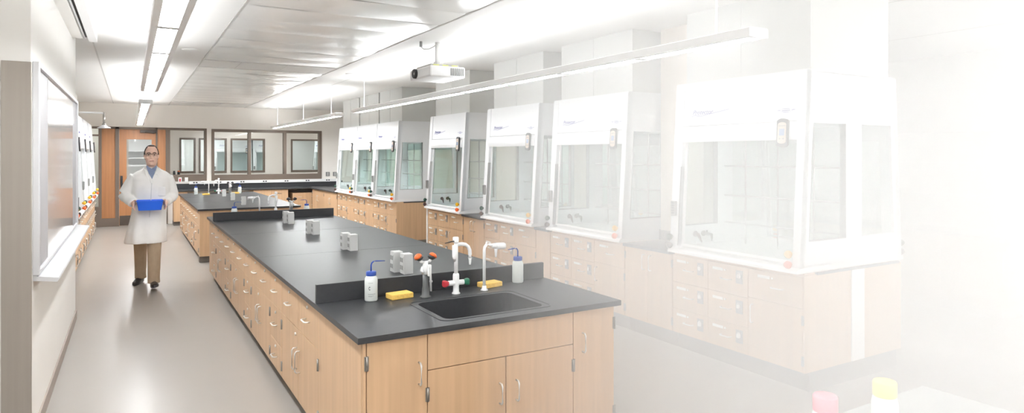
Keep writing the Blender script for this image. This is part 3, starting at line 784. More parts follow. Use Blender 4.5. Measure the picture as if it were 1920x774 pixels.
            mm._add([(-.035, -.003, .001), (.035, -.003, .001), (.035, .002, .001), (-.035, .002, .001)], [(0, 1, 2, 3)])
            mm.bm.transform(on_front(HW - .165, 2.055, -.003)); mm.build('emblem', 'inkblue', hp)
            # airflow monitor
            def capsule(w, h_, n=10):
                r = w / 2; o_ = []
                for i in range(n + 1): a = PI * i / n; o_.append((math.cos(a) * r, h_ / 2 - r * .5 + math.sin(a) * r * .5))
                for i in range(n + 1): a = PI + PI * i / n; o_.append((math.cos(a) * r, -h_ / 2 + r * .5 + math.sin(a) * r * .5))
                return o_
            T = on_front(HW - .165, 1.885, -.022)
            a = MB().prism(capsule(.092, .215), 2, 0, .02); a.bm.transform(T); mo = a.build('airflow_monitor', 'dark', t)
            a = MB().prism(capsule(.072, .16), 2, .02, .0225); a.bm.transform(T); a.build('bezel', 'bezel', mo)
            a = MB().box(-.022, .022, -.02, .03, .0225, .0235); a.bm.transform(T); a.build('display', 'screen', mo)
            a = MB()
            for q in (-.015, .015): a.box(q - .008, q + .008, -.048, -.038, .0225, .0238, .001)
            a.box(-.028, .028, .050, .056, .0225, .023)
            a.bm.transform(T); a.build('button', 'grey', mo)
            a = MB().box(.015, .07, fz(1.25) - .035, fz(1.25) - .008, 1.185, 1.315, .004); sw = a.build('switch_box', 'grey', t)
            a = MB()
            for z in range(5): a.box(.03, .056, fz(1.25) - .038, fz(1.25) - .034, 1.205 + z * .022, 1.217 + z * .022)
            a.build('rocker', 'dark', sw)
        # service knobs on the posts
        for (x, z, mt, nm) in ((.02, 1.0, 'green', 'green service knob'), (.02, .925, 'brown', 'brown service knob'), (HW - .075, 1.0, 'yellow', 'yellow service knob'), (HW - .075, .925, 'orange', 'orange service knob')):
            k = MB(); n = 18; rings = []
            for hh, q in ((0, .5), (.012, .5), (.016, .85), (.03, 1), (.042, .9), (.05, .5)):
                rings.append([(x + math.cos(2 * PI * i / n) * .029 * q * (1 - .08 * math.cos(6 * PI * i / n)), fz(z) - .008 - hh, z + math.sin(2 * PI * i / n) * .029 * q) for i in range(n)])
            k.loft(rings); bld(k, 'service_knob', mt, t, nm)
        # outlets valves on the inside wall
        for (y, mt, nm) in ((.26, 'brown', 'brown hose outlet'), (.36, 'green', 'green hose outlet')):
            k = MB().lathe([(.001, .046), (.026, .046), (.026, .055), (.018, .06), (.001, .06)], (0, y, 1.01), 14, 0)
            if mt == 'green': k.tube([(.05, y, 1.01), (.12, y - .005, 1.01), (.15, y - .006, 1.005), (.155, y - .006, .98), (.155, y - .006, .95)], [.014, .014, .015, .01, .006], 10).tube([(.09, y, 1.02), (.09, y, 1.04)], .008, 8)
            else: k.tube([(.05, y, 1.01), (.085, y, 1.005), (.12, y - .01, .965), (.135, y - .012, .945)], [.015, .015, .009, .005], 10)
            bld(k, 'hose_outlet', mt, t, nm)
    MB().box(0, HW, .085, (D - .085) if double else D, 2.33, 2.35).build('top_panel', 'hood', t)
    if not double: MB().box(.045, HW - .045, D - .03, D, .92, 2.33).build('back_panel', 'hood', t)
    else:
        r = MB()
        for x in (.28, .62, .96): r.cyl((x, .65, .92), (x, .65, 1.95), .007, 8)
        for z in (1.10, 1.35, 1.62): r.cyl((.05, .637, z), (HW - .05, .637, z), .007, 8)
        for x in (.28, .62, .96):
            for z in (1.10, 1.35, 1.62): r.box(x - .012, x + .012, .63, .66, z - .012, z + .012, .003)
        r.build('lattice', 'greyl', t)
    return t

RX = 4.15
hoods = [(2.97, 'largest fume hood, at the near end of the row, closest to the front sink'), (4.93, 'fume hood second from the near end, opposite the middle of the front island'),
         (6.55, 'fume hood third from the near end, behind the gooseneck faucet'), (8.52, 'fume hood fourth from the near end, last before the gap in the row'),
         (11.28, 'fume hood of the far block with its glazed side toward the gap'), (12.58, 'middle fume hood of the far block of three'), (13.88, 'fume hood of the far block closest to the window wall')]
base = None
GL = {0: 'glass', 1: 'glass'}
first = None
for i, (y, l) in enumerate(hoods):
    if i == 0: first = fume_hood(l, (RX, y + HW, 0), RZ_L, True, 'glassg')
    else: copy_tree(first, (RX, y + HW, 0), RZ_L, l)
# duct enclosures above them
enc = None
el = ['above the largest near fume hood', 'above the second fume hood', 'above the third fume hood', 'above the fourth fume hood before the gap', 'above the far block hood at the gap', 'above the middle hood of the far block', 'above the far block hood by the window wall']
for i, (y, l) in enumerate(hoods):
    if enc is None:
        enc = thing('duct_enclosure', 'white ceiling-high duct enclosure ' + el[0], 'duct enclosure', (RX, y, 2.35), 0, 'duct enclosures over the fume hoods')
        MB().box(.15, HD - .15, .02, HW - .05, 0, CEIL - 2.35 - .002).build('panel', 'duct', enc)
        s = MB().box(.147, .151, HW / 2 - .002, HW / 2 + .002, 0, CEIL - 2.36); s.build('joint', 'greyl', enc)
    else: copy_tree(enc, (RX, y, 2.35), 0, 'white ceiling-high duct enclosure ' + el[i])
# pilasters between hoods, closing on the counters
for (a, b, x0, w) in ((4.32, 4.89, 4.62, 'between the near and second fume hoods'), (6.27, 6.51, 4.72, 'between the second and third fume hoods'), (7.90, 8.46, 4.70, 'between the third and fourth fume hoods')):
    tag(MB().box(x0, x0 + .25, a, b, ZB + .002, CEIL).build('service_chase', 'pilaster'), 'beige ceiling-high service chase ' + w, 'service chase', 'service chases between the fume hoods')

# base cabinets under the hoods (front toward the aisle): six drawers + drawer over door
FX = RX + .03
def hood_cabs(y, i, nm):
    w = .82; z = (.147, .363, .598, .837)
    fr = []
    for c_ in range(2):
        for r_ in range(3):
            x0 = c_ * .41; fr.append(dict(k='drawer', r=(x0, x0 + .41, z[r_], z[r_ + 1]), card=(x0 + .12, z[r_ + 1] - .05), dx=-.01, dz=.0, hasp=(x0 + .325, z[r_ + 1] - .085)))
    cabinet('drawer_cabinet', 'six-drawer maple cabinet with grey hasps under ' + nm, 'cabinet', (FX, y + HW, 0), RZ_L, w, .62, fr, zt=.862, zk=.147, group='drawer cabinets under the fume hoods')
    w2 = HW - w
    fr = [dict(k='drawer', r=(0, w2, .61, .837), card=(.16, .79), dx=.03), dict(k='door', r=(0, w2, .147, .61), hinge='r', pz=.12)]
    cabinet('door_cabinet', 'maple cabinet with one drawer over one door under ' + nm, 'cabinet', (FX, y + HW - w, 0), RZ_L, w2, .62, fr, zt=.862, zk=.147, group='door cabinets under the fume hoods')
hn = ['the nearest fume hood', 'the second fume hood', 'the third fume hood', 'the fourth fume hood', 'the far block hood at the gap', 'the middle far block hood', 'the far hood by the window wall']
for i, (y, l) in enumerate(hoods): hood_cabs(y, i, hn[i])
# back half of the hood bases (faces the far aisle) and end panels
for i, (y, l) in enumerate(hoods):
    cabinet('base_cabinet', 'maple cabinet on the reverse side under ' + hn[i], 'cabinet', (RX + HD - .03, y, 0), RZ_R, HW, .60,
            [dict(k='drawer', r=(q * .65, q * .65 + .65, .61, .837)) for q in range(2)] + [dict(k='door', r=(q * .65, q * .65 + .65, .147, .61), hinge='lr'[q]) for q in range(2)], zt=.862, zk=.147, group='cabinets on the reverse side of the hood row')
ep = thing('maple_cladding', 'maple end panel with a white service strip closing the near fume hood base', 'end panel', (FX, 2.955, 0))
MB().box(0, .56, 0, .014, .147, .85).box(.735, HD - .06, 0, .014, .147, .85).build('panel', 'wood', ep)
MB().box(.565, .73, -.004, .014, .147, .85, .002).build('service_strip', 'white', ep)
MB().box(.14, HD - .09, -.006, .014, .845, .863).build('dark_edge', 'dark', ep)
MB().box(.06, HD - .12, .004, .014, 0, .147).build('toe_kick', 'kick', ep)
ep = thing('maple_cladding', 'maple end panel of the far hood block facing the gap in the row', 'end panel', (FX, 11.265, 0))
MB().box(0, HD - .06, 0, .014, .147, .85).build('panel', 'wood', ep); MB().box(.14, HD - .09, -.006, .014, .845, .863).build('dark_edge', 'dark', ep)
MB().box(.06, HD - .12, .004, .014, 0, .147).build('toe_kick', 'kick', ep)
# counters between the hoods
for (a, b, nm, k) in ((4.28, 4.92, 'between the nearest and second fume hoods', 'two'), (6.24, 6.54, 'between the second and third fume hoods', 'one'), (7.86, 8.51, 'between the third and fourth fume hoods', 'two')):
    w = b - a
    ct = thing('counter_top', 'short black counter top ' + nm, 'worktop', (RX, a, .83), 0, 'short counters between the fume hoods')
    MB().box(-.005, .55, .003, w - .003, .005, .035, .003).build('slab', 'top', ct)
    MB().box(.47, .55, .003, w - .003, .035, .14, .003).build('back_curb', 'top', ct)
    fr = [dict(k='door', r=(0, w / 2, .147, .835), hinge='l', pz=.12), dict(k='door', r=(w / 2, w, .147, .835), hinge='r', pz=.12)] if k == 'two' else [dict(k='panel', r=(0, w, .147, .835))]
    cabinet('base_cabinet', ('two-door maple cabinet ' if k == 'two' else 'narrow plain maple filler cabinet ') + nm, 'cabinet', (FX, b, 0), RZ_L, w - .004, .62, fr, zt=.832, zk=.147, group='cabinets between the fume hoods')
tag(MB().box(RX + .02, RX + .09, 9.83, 9.86, .05, .86, .004).build('service_post', 'white'), 'white upright service post at the end of the near hood row before the gap', 'post')
# small counter end beyond far block
ct = thing('counter_top', 'short black counter top joining the far hood block to the window counter', 'worktop', (RX, 15.2, .83))
MB().box(0, 1.2, 0, 2.45, .0, .03, .003).build('slab', 'top', ct)
cabinet('base_cabinet', 'maple cabinet joining the far hood block to the window counter', 'cabinet', (FX, 17.62, 0), RZ_L, 2.4, .6, [dict(k='door', r=(q * .6, q * .6 + .6, .1, .81), hinge='lr'[q % 2]) for q in range(4)])

# left recess: hoods against the wall
lh = None
LX = -.63
ll = ['hidden behind the whiteboard wall', 'second along the wall past the whiteboard', 'third along the wall past the whiteboard', 'fourth along the wall past the whiteboard', 'by the wooden door end of the row']
for i in range(5):
    y = 8.95 + 1.50 * i
    if lh is None: lh = fume_hood('wall fume hood in the recess, ' + ll[0], (LX, y, 0), RZ_R, False, 'glassg')
    else: copy_tree(lh, (LX, y, 0), RZ_R, 'wall fume hood in the recess, ' + ll[i])
    cabinet('base_cabinet', 'maple drawer cabinet under the wall fume hood ' + ll[i], 'cabinet', (LX - .03, y, 0), RZ_R, 1.46, .9,
            [dict(k='drawer', r=(q * .365, q * .365 + .365, .6, .837), hasp=(q * .365 + .30, .76)) for q in range(4)] + [dict(k='drawer', r=(q * .365, q * .365 + .365, .35, .6), hasp=(q * .365 + .3, .52)) for q in range(4)] + [dict(k='door', r=(q * .365, q * .365 + .365, .1, .35), hinge='lr'[q % 2], pz=.1) for q in range(4)], zt=.862, group='cabinets under the wall fume hoods')
tag(MB().box(WLR, -.97, YC + .02, 16.4, 2.36, CEIL).build('duct_enclosure', 'wallwhite'), 'long white duct enclosure over the wall fume hoods in the recess', 'duct enclosure')
tag(MB().box(LX - .028, LX - .024, 8.98, 9.2, .42, .80).build('paper_sheet', 'tag'), 'orange paper sheet hung on a cabinet past the whiteboard', 'paper sheet') 
# safety shower
s = thing('safety_shower', 'safety shower head on a horizontal wall arm before the wooden door', 'safety shower', (-.36, 12.0, 2.147))
MB().tube([(-.61, 0, .235), (-.05, 0, .235), (-.01, 0, .23), (0, 0, .2)], .014, 10).build('arm', 'white', s)
MB().cyl((0, 0, .03), (0, 0, .245), .016).lathe([(.028, .05), (.03, .06), (.016, .075)], n=16).build('stem', 'hinge', s)
MB().lathe([(.001, -.004), (.088, -.004), (.092, .004), (.06, .02), (.028, .045), (.018, .07), (.001, .07)], n=28).build('shower_head', 'alu', s)

# ------------------------------------------------------------------ counter under the windows
CY = 17.7
ct = thing('laboratory_counter', 'long black counter under the three-pane window with black upstand', 'worktop', (.9, CY, .83)); ox = (.9, CY, .83)
MB().box(.9, 5.2, CY, FW - .002, .83, .86, .003).build('slab', 'top', ct, ox)
MB().box(.9, 5.2, FW - .035, FW - .017, .86, 1.0, .002).build('upstand', 'top', ct, ox)
cabinet('base_cabinet', 'maple cabinet with plain doors under the window counter', 'cabinet', (2.72, CY + .04, 0), 0, .86, .6, [dict(k='door', r=(0, .43, .1, .82), hinge='l', hinges=False), dict(k='door', r=(.43, .86, .1, .82), hinge='r', hinges=False)])
cabinet('drawer_cabinet', 'maple drawer cabinet under the window counter beside the knee space', 'cabinet', (3.70, CY + .06, 0), 0, .72, .58,
        [dict(k='drawer', r=(q * .36, q * .36 + .36, a, b)) for q in range(2) for a, b in ((.5, .72), (.3, .5), (.1, .3))], zt=.72)
cabinet('base_cabinet', 'narrow maple cabinet under the window counter beside the man', 'cabinet', (.905, CY + .04, 0), 0, .3, .6, [dict(k='door', r=(0, .3, .1, .82), hinge='l', hinges=False)])
cabinet('base_cabinet', 'maple cabinet in the corner under the window counter', 'cabinet', (4.46, CY + .04, 0), 0, .7, .6, [dict(k='panel', r=(0, .7, .1, .82))])
rw = thing('raceway', 'white wall raceway with paired outlets below the windows', 'raceway', (1.28, FW, 1.02)); ox = (1.28, FW, 1.02)
MB().box(1.28, 5.1, FW - .06, FW - .017, .985, 1.06, .004).build('channel', 'whitem', rw, ox)
for k in range(7):
    x = 1.42 + k * .56
    m = MB()
    for q in (-.03, .03): m.box(x + q - .02, x + q + .02, FW - .063, FW - .06, 1.008, 1.04, .001)
    m.build('outlet', 'dark', rw, ox)
def wall_plate(x, z, nm, label, cat, inner, mi):
    t = thing(nm, label, cat, (x, FW, z))
    MB().box(-.038, .038, -.024, -.015, -.06, .06, .003).build('plate', 'white', t); inner(MB()).build('insert', mi, t)
wall_plate(1.075, 1.10, 'call_point', 'small white and red wall box beside the light switch under the window', 'call point', lambda m: m.box(-.018, .018, -.028, -.022, -.045, .03, .002).lathe([(.001, -.032), (.011, -.032), (.011, -.026)], (0, 0, .0), 10, 1), 'red')
wall_plate(1.22, 1.10, 'light_switch', 'white light switch plate under the window, next to the red call point', 'light switch', lambda m: m.box(-.012, .012, -.03, -.022, -.025, .025, .002), 'whitem')
for x, w in ((4.79, 'closer to the three-pane window'), (4.99, 'closer to the far hoods')):
    t = thing('wall_outlet', 'grey steel wall outlet beside the windows, ' + w, 'outlet', (x, FW, 1.19), 0, 'steel wall outlets')
    MB().box(-.055, .055, -.014, 0, -.06, .06, .003).build('plate', 'grey', t)
    MB().box(-.02, .02, -.018, -.013, -.04, -.005, .003).box(-.02, .02, -.018, -.013, .005, .04, .003).build('receptacle', 'greyl', t)
# hoods and jars seen through the windows beyond the corridor
copy_tree(lh, (5.6, 26.7, 0), RZ_L, 'fume hood in the lab beyond the corridor, seen through the windows', 'hoods beyond the corridor') .location = (6.0, 25.2, 0)
copy_tree(lh, (3.2, 26.75, 0), 0, 'fume hood standing across the far lab, seen through the middle panes', 'hoods beyond the corridor').location = (2.6, 25.8, 0)
copy_tree(lh, None, 0, 'fume hood standing across the far lab beside the other one, seen through the panes', 'hoods beyond the corridor').location = (3.95, 25.8, 0)
copy_tree(lh, None, RZ_R, 'fume hood in the far lab seen through the narrow sidelight', 'hoods beyond the corridor').location = (-2.4, 22.4, 0)
wc = thing('window_bench', 'grey bench with dark top in the lab beyond the corridor', 'bench', (1.0, 21.2, 0))
MB().box(0, 3.4, 0, .7, .86, .9).build('top', 'dark', wc); MB().box(.02, 3.38, .05, .68, 0, .86).build('body', 'whitem', wc)
for k, (x, mt, w) in enumerate(((.93, 'dark', 'dark'), (1.03, 'orange', 'orange-capped'))):
    j = thing('jar', 'small ' + w + ' jar on the ledge behind the window beside the door', 'jar', (x + .02, FW + .115, 1.23))
    MB().lathe([(.001, 0), (.03, 0), (.03, .06), (.022, .07)], n=14).build('jar_body', 'dark', j); MB().lathe([(.001, .07), (.026, .07), (.026, .095), (.001, .095)], n=14).build('lid', mt, j)

# ------------------------------------------------------------------ the far side of the room on the right
sb = thing('side_bench', 'pale wooden bench along the side wall beyond the largest fume hood', 'bench', (7.8, 3.2, 0))
MB().box(0, .72, 0, 3.6, .83, .86, .003).build('worktop', 'top', sb)
MB().box(.03, .72, .02, 3.58, .10, .83).build('body', 'wood', sb); MB().box(.09, .72, .04, 3.56, 0, .10).build('toe_kick', 'kick', sb)
for k in range(6):
    d_ = MB().box(.012, .03, .03 + k * .592, .03 + k * .592 + .588, .11, .82, .002).build('door', 'wood', sb)
    MB().tube([(.012, .55 + k * .592, .6), (-.02, .55 + k * .592, .6), (-.02, .55 + k * .592, .72), (.012, .55 + k * .592, .72)], .005, 8).build('pull', 'chrome', d_)
sh = thing('wall_shelf', 'white wall shelf unit above the side bench', 'shelf', (8.9, 3.4, 1.2))
MB().box(-.35, .0, 0, 3.2, 0, .03).build('shelf', 'white', sh); MB().box(-.35, .0, 0, 3.2, .4, .43).build('shelf', 'white', sh); MB().box(-.35, .0, 0, 3.2, .8, .83).build('shelf', 'white', sh)
for y in (0, 1.58, 3.17): MB().box(-.35, 0, y, y + .03, -.34, .83).build('upright', 'white', sh)
struct(MB().box(8.9, 9.0, 2.6, 8.0, 0, CEIL).build('wall_partition', 'wallwhite'))
# nearest bench corner with capped bottles, haze fade painted into their pale colours

island_top('island_worktop', 'worktop corner at the near right, haze fade painted in as pale grey, carrying capped bottles', .92, 2.55, -1.6, 1.31, [], [], [], 'greyl')
cabinet('base_cabinet', 'maple island base under the nearest worktop corner', 'cabinet', (2.51, -1.55, 0), RZ_R, 2.82, 1.55, [dict(k='door', r=(q * .47, q * .47 + .47, .1, .82), hinge='lr'[q % 2]) for q in range(6)])
def capped(loc, mt, w):
    t = thing('capped_bottle', w + '-capped bottle, haze fade painted into its cap, on the nearest worktop corner', 'bottle', loc, 0, 'capped bottles on the near worktop')
    MB().lathe([(.001, 0), (.034, 0), (.038, .006), (.038, .09), (.034, .11), (.03, .118), (.001, .118)], n=24).build('bottle', 'bottle', t)
    MB().lathe([(.001, .112), (.032, .112), (.034, .116), (.034, .155), (.031, .16), (.001, .16)], n=24).build('cap', mt, t)
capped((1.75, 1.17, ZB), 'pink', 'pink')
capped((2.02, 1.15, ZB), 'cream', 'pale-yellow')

# ------------------------------------------------------------------ the man in the lab coat
def remeshed(mb, name, mat, parent, vox, smooth=6, f=.5):
    bmesh.ops.recalc_face_normals(mb.bm, faces=mb.bm.faces[:])
    me = bpy.data.meshes.new('src'); mb.bm.to_mesh(me); mb.bm.free()
    o = bpy.data.objects.new('src', me); COL.objects.link(o)
    r = o.modifiers.new('r', 'REMESH'); r.mode = 'VOXEL'; r.voxel_size = vox; r.use_smooth_shade = True
    if smooth:
        q = o.modifiers.new('s', 'SMOOTH'); q.iterations = smooth; q.factor = f
    dg = bpy.context.evaluated_depsgraph_get(); dg.update()
    m2 = bpy.data.meshes.new_from_object(o.evaluated_get(dg)); bpy.data.objects.remove(o); bpy.data.meshes.remove(me)
    m2.name = name; m2.materials.clear(); m2.materials.append(M[mat])
    for p in m2.polygons: p.use_smooth = True
    n = bpy.data.objects.new(name, m2); COL.objects.link(n)
    if parent is not None: n.parent = parent
    return n
def ering(cx, cy, z, a, b, n=48, fold=0., k=7, ph=0.):
    out = []
    for i in range(n):
        t = 2 * PI * i / n; q = 1 + fold * math.sin(k * t + ph) + fold * .6 * math.sin((k + 4) * t + ph * 2.3)
        out.append((cx + a * q * math.copysign(abs(math.cos(t)) ** .85, math.cos(t)), cy + b * q * math.copysign(abs(math.sin(t)) ** .85, math.sin(t)), z))
    return out
man = thing('person', 'man in white lab coat and khaki trousers walking forward, holding a blue bin', 'person', (.19, 9.75, 0))
HX, HY, HZ = .045, -.03, 1.715
b = MB()
# skull and jaw as a loft
prof = [(-.135, .030, -.062, .02), (-.128, .046, -.078, .035), (-.105, .060, -.090, .05), (-.07, .068, -.094, .07), (-.03, .073, -.094, .09), (.01, .077, -.093, .10), (.05, .077, -.091, .104), (.09, .069, -.080, .094), (.115, .052, -.060, .075), (.128, .03, -.035, .05), (.133, .01, -.012, .02)]
rings = []
for z, a, f, bk in prof:
    ring = []
    for i in range(28):
        t = 2 * PI * i / 28; c_, s_ = math.cos(t), math.sin(t)
        ring.append((HX + a * c_, HY + (bk * s_ if s_ > 0 else -f * s_), HZ + z))
    rings.append(ring)
b.loft(rings)
b.tube([(HX, HY + .02, HZ - .06), (HX, HY + .035, 1.56), (HX - .005, .01, 1.46)], [.058, .058, .075], 16)
b.loft([ering(.045, .01, 1.53, .07, .065, 24), ering(.045, .01, 1.48, .14, .08, 24), ering(.045, .01, 1.42, .17, .095, 24), ering(.04, .01, 1.2, .155, .10, 24), ering(.03, .01, 1.0, .15, .10, 24), ering(.02, .02, .86, .14, .10, 24)])
b.ball((HX, HY - .098, HZ - .028), (.013, .016, .013)); b.tube([(HX, HY - .088, HZ + .03), (HX, HY - .102, HZ - .022)], [.008, .012], 10)
b.ball((HX, HY - .088, HZ - .068), (.026, .010, .008)); b.ball((HX, HY - .083, HZ - .112), (.024, .014, .016))
b.ball((HX, HY - .082, HZ + .042), (.056, .012, .010))
for s_ in (-1, 1):
    b.ball((HX + s_ * .080, HY + .01, HZ - .005), (.010, .02, .032)); b.ball((HX + s_ * .042, HY - .066, HZ - .03), (.026, .02, .022))
    sh_ = Vector((HX - .0 + s_ * .20, .01, 1.44 - (.01 if s_ > 0 else 0)))
    el = Vector((-.262 if s_ < 0 else .292, .04, 1.195 if s_ < 0 else 1.175)); wr = Vector((-.155 if s_ < 0 else .197, -.175, 1.105))
    b.tube([sh_, (sh_ + el) / 2, el, (el + wr) / 2, wr], [.05, .045, .04, .034, .027], 12)
    # hand gripping the bin rim from the side
    bx = -.128 if s_ < 0 else .172
    pc = Vector((bx + s_ * .030, -.225, 1.10))
    b.tube([wr, (wr + pc) / 2 + Vector((0, 0, .002)), pc], [.027, .03, .028], 12)
    b.ball(pc + Vector((0, -.012, 0)), (.017, .042, .042))
    for k, (dy, L) in enumerate(((-.052, .9), (-.034, 1.), (-.015, .95), (.003, .78))):
        k0 = pc + Vector((0, dy + .004, -.012 + .004 * k))
        # fingers run down the bin's side and curl under its tapered wall
        b.tube([k0, k0 + Vector((s_ * .006, -.008, -.030 * L)), k0 + Vector((-s_ * .006, -.010, -.056 * L)), k0 + Vector((-s_ * .022, -.008, -.070 * L))], [.0098, .0092, .0086, .0072], 8)
    b.tube([pc + Vector((0, .010, .020)), pc + Vector((-s_ * .006, -.018, .044)), pc + Vector((-s_ * .024, -.046, .050)), pc + Vector((-s_ * .034, -.062, .046))], [.013, .0115, .010, .008], 8)
b.loft([ering(-.06, .06, .92, .09, .10, 20), ering(-.075, .18, .52, .055, .06, 20), ering(-.075, .32, .10, .035, .04, 20)])
b.loft([ering(.085, -.02, .92, .09, .10, 20), ering(.072, -.14, .52, .055, .06, 20), ering(.065, -.23, .12, .035, .04, 20)])
remeshed(b, 'body', 'skin', man, .0058, 2)
# coat
c = MB()
rows = [(1.565, .045, .012, .082, .076, 0), (1.535, .045, .01, .115, .092, 0), (1.505, .045, .008, .175, .105, 0), (1.47, .045, .005, .218, .118, 0), (1.42, .043, 0, .232, .130, .004), (1.32, .04, 0, .222, .142, .008), (1.20, .035, 0, .208, .142, .010), (1.08, .028, 0, .200, .140, .012), (.96, .018, 0, .202, .146, .016), (.84, .005, 0, .212, .178, .020), (.72, -.010, -.005, .226, .205, .030), (.63, -.018, -.005, .234, .225, .034), (.585, -.022, -.005, .238, .228, .036)]
c.loft([ering(cx, cy, z, a, d, 64, f, 6, z * 2.2) for z, cx, cy, a, d, f in rows])
for s_ in (-1, 1):
    sh_ = Vector((.045 + s_ * .175, .005, 1.44 - (.012 if s_ > 0 else 0)))
    el = Vector((-.262 if s_ < 0 else .292, .04, 1.195 if s_ < 0 else 1.175)); wr = Vector((-.165 if s_ < 0 else .205, -.155, 1.105))
    P_ = []; R_ = []
    for i in range(15):
        t = i / 14
        if t < .5: p_ = sh_.lerp(el, t * 2)
        else: p_ = el.lerp(wr, t * 2 - 1)
        bulge = .018 * s_ * math.sin(PI * min(1, t * 1.6))
        P_.append(p_ + Vector((bulge * .7, .01 * math.sin(PI * t), 0)))
        R_.append(.082 - .026 * t + (.004 * math.sin(t * 34)) * (1 if .25 < t < .95 else 0))
    c.tube(P_, R_, 20)
    # collar lapel
    c.prism([(0, 0), (1, 0), (1, 1)], 2, 0, .001) if False else None
coat = remeshed(c, 'lab_coat', 'coat', man, .009, 5)
def lap(s_):
    m = MB(); X = .045
    o_ = [(X + s_ * .055, -.070, 1.585), (X + s_ * .085, -.045, 1.560), (X + s_ * .118, -.098, 1.500), (X + s_ * .062, -.128, 1.475), (X + s_ * .075, -.132, 1.455), (X + s_ * .006, -.147, 1.345), (X + s_ * .030, -.118, 1.47)]
    top = [m.bm.verts.new(v) for v in o_]; bot = [m.bm.verts.new((v[0], v[1] + .014, v[2])) for v in o_]
    m.bm.faces.new(top); m.bm.faces.new(bot[::-1]); n = len(o_)
    for i in range(n): m.bm.faces.new((top[i], bot[i], bot[(i + 1) % n], top[(i + 1) % n]))
    return m.build('lapel', 'coat', coat)
lap(-1); lap(1)
m = MB(); m.tube([(.045, -.146, 1.36), (.040, -.148, 1.25), (.034, -.146, 1.10), (.022, -.152, .95), (.01, -.158, .80), (-.004, -.166, .62)], .0035, 6); m.build('placket', 'greyl', coat)
m = MB().box(.115, .205, -.137, -.127, 1.19, 1.31, .004); m.build('chest_pocket', 'coat', coat)
# shirt in the open collar
m = MB(); X = .045
o_ = [(X - .055, -.072, 1.575), (X - .02, -.085, 1.56), (X, -.09, 1.545), (X + .02, -.085, 1.56), (X + .055, -.072, 1.575), (X + .036, -.112, 1.49), (X + .004, -.138, 1.41), (X - .036, -.112, 1.49)]
top = [m.bm.verts.new(v) for v in o_]; bot = [m.bm.verts.new((v[0], v[1] + .03, v[2])) for v in o_]
m.bm.faces.new(top); m.bm.faces.new(bot[::-1])
for i in range(8): m.bm.faces.new((top[i], bot[i], bot[(i + 1) % 8], top[(i + 1) % 8]))
sh1 = m.build('shirt', 'shirt', man)
for s_ in (-1, 1):
    m = MB(); m.prism([(X + s_ * .004, 1.535), (X + s_ * .05, 1.59), (X + s_ * .062, 1.575), (X + s_ * .045, 1.515)], 1, -.110, -.092); m.build('shirt_collar', 'shirt', sh1)
# trousers
t_ = MB()
def leg(p, r):
    rings = []
    for i in range(15):
        t = i / 14 * (len(p) - 1); k = min(int(t), len(p) - 2); q = Vector(p[k]).lerp(Vector(p[k + 1]), t - k); rr = r[k] + (r[k + 1] - r[k]) * (t - k)
        rings.append(ering(q.x, q.y, q.z, rr, rr * 1.12, 28, .014 + (.02 if i > 11 else 0), 5, i * 1.1))
    t_.loft(rings)
leg([(-.07, .07, .90), (-.078, .19, .52), (-.076, .31, .14), (-.076, .325, .065)], [.105, .078, .068, .07])
leg([(.088, -.02, .90), (.074, -.13, .52), (.066, -.215, .16), (.066, -.235, .085)], [.105, .08, .070, .072])
remeshed(t_, 'trousers', 'trouser', man, .008, 3)
def shoe(ank, ang, pitch):
    m = MB(); rows = []
    for y, a, h in ((.065, .026, .06), (.05, .038, .085), (.0, .040, .10), (-.06, .041, .085), (-.11, .047, .062), (-.16, .046, .05), (-.20, .034, .038), (-.215, .015, .025)):
        ring = []
        for i in range(20):
            t = 2 * PI * i / 20; c_, s_ = math.cos(t), math.sin(t)
            ring.append((a * math.copysign(abs(c_) ** .7, c_), y, max(0.0, h * (.5 + .5 * math.copysign(abs(s_) ** .7, s_)))))
        rows.append(ring)
    m.loft(rows)
    m.bm.transform(Matrix.Translation(ank) @ Matrix.Rotation(ang, 4, 'Z') @ Matrix.Translation((0, .065, 0)) @ Matrix.Rotation(pitch, 4, 'X') @ Matrix.Translation((0, -.065, 0)))
    s = m.build('shoe', 'shoe', man)
    k = MB()
    for q in range(3): k.tube([(-.018, -.055 - q * .018, .088 - q * .007), (0, -.057 - q * .018, .096 - q * .008), (.018, -.055 - q * .018, .088 - q * .007)], .003, 6)
    k.bm.transform(Matrix.Translation(ank) @ Matrix.Rotation(ang, 4, 'Z') @ Matrix.Translation((0, .065, 0)) @ Matrix.Rotation(pitch, 4, 'X') @ Matrix.Translation((0, -.065, 0)))
    k.build('laces', 'black', s)
shoe((-.082, .33, .001), -.30, 0.); shoe((.066, -.24, .001), .05, -.22)
# hair
hb = bmesh.new(); bmesh.ops.create_uvsphere(hb, u_segments=40, v_segments=28, radius=1)
kill = []
for f_ in hb.faces:
    n_ = f_.calc_center_median()
    keep = n_.z > -.55 if n_.y > .25 else False
    if n_.y <= .25:
        hair_line = .80 + .12 * max(0, -n_.y)           # high receding front line
        keep = n_.z > hair_line or (abs(n_.x) > .80 and n_.y > -.30 and n_.z > .02)
        if abs(n_.x) > .55 and n_.z > .45 and n_.y > -.42: keep = True
    if not keep: kill.append(f_)
bmesh.ops.delete(hb, geom=kill, context='FACES')
for v in hb.verts:
    v.co = Vector((HX + v.co.x * .084, HY + .006 + v.co.y * .108, HZ + .012 + v.co.z * .130))
me = bpy.data.meshes.new('hair'); hb.to_mesh(me); hb.free(); me.materials.append(M['hair'])
ho = bpy.data.objects.new('hair', me); COL.objects.link(ho); ho.parent = man
sm = ho.modifiers.new('solid', 'SOLIDIFY'); sm.thickness = .012; sm.offset = -.3
for p in me.polygons: p.use_smooth = True
g = MB()
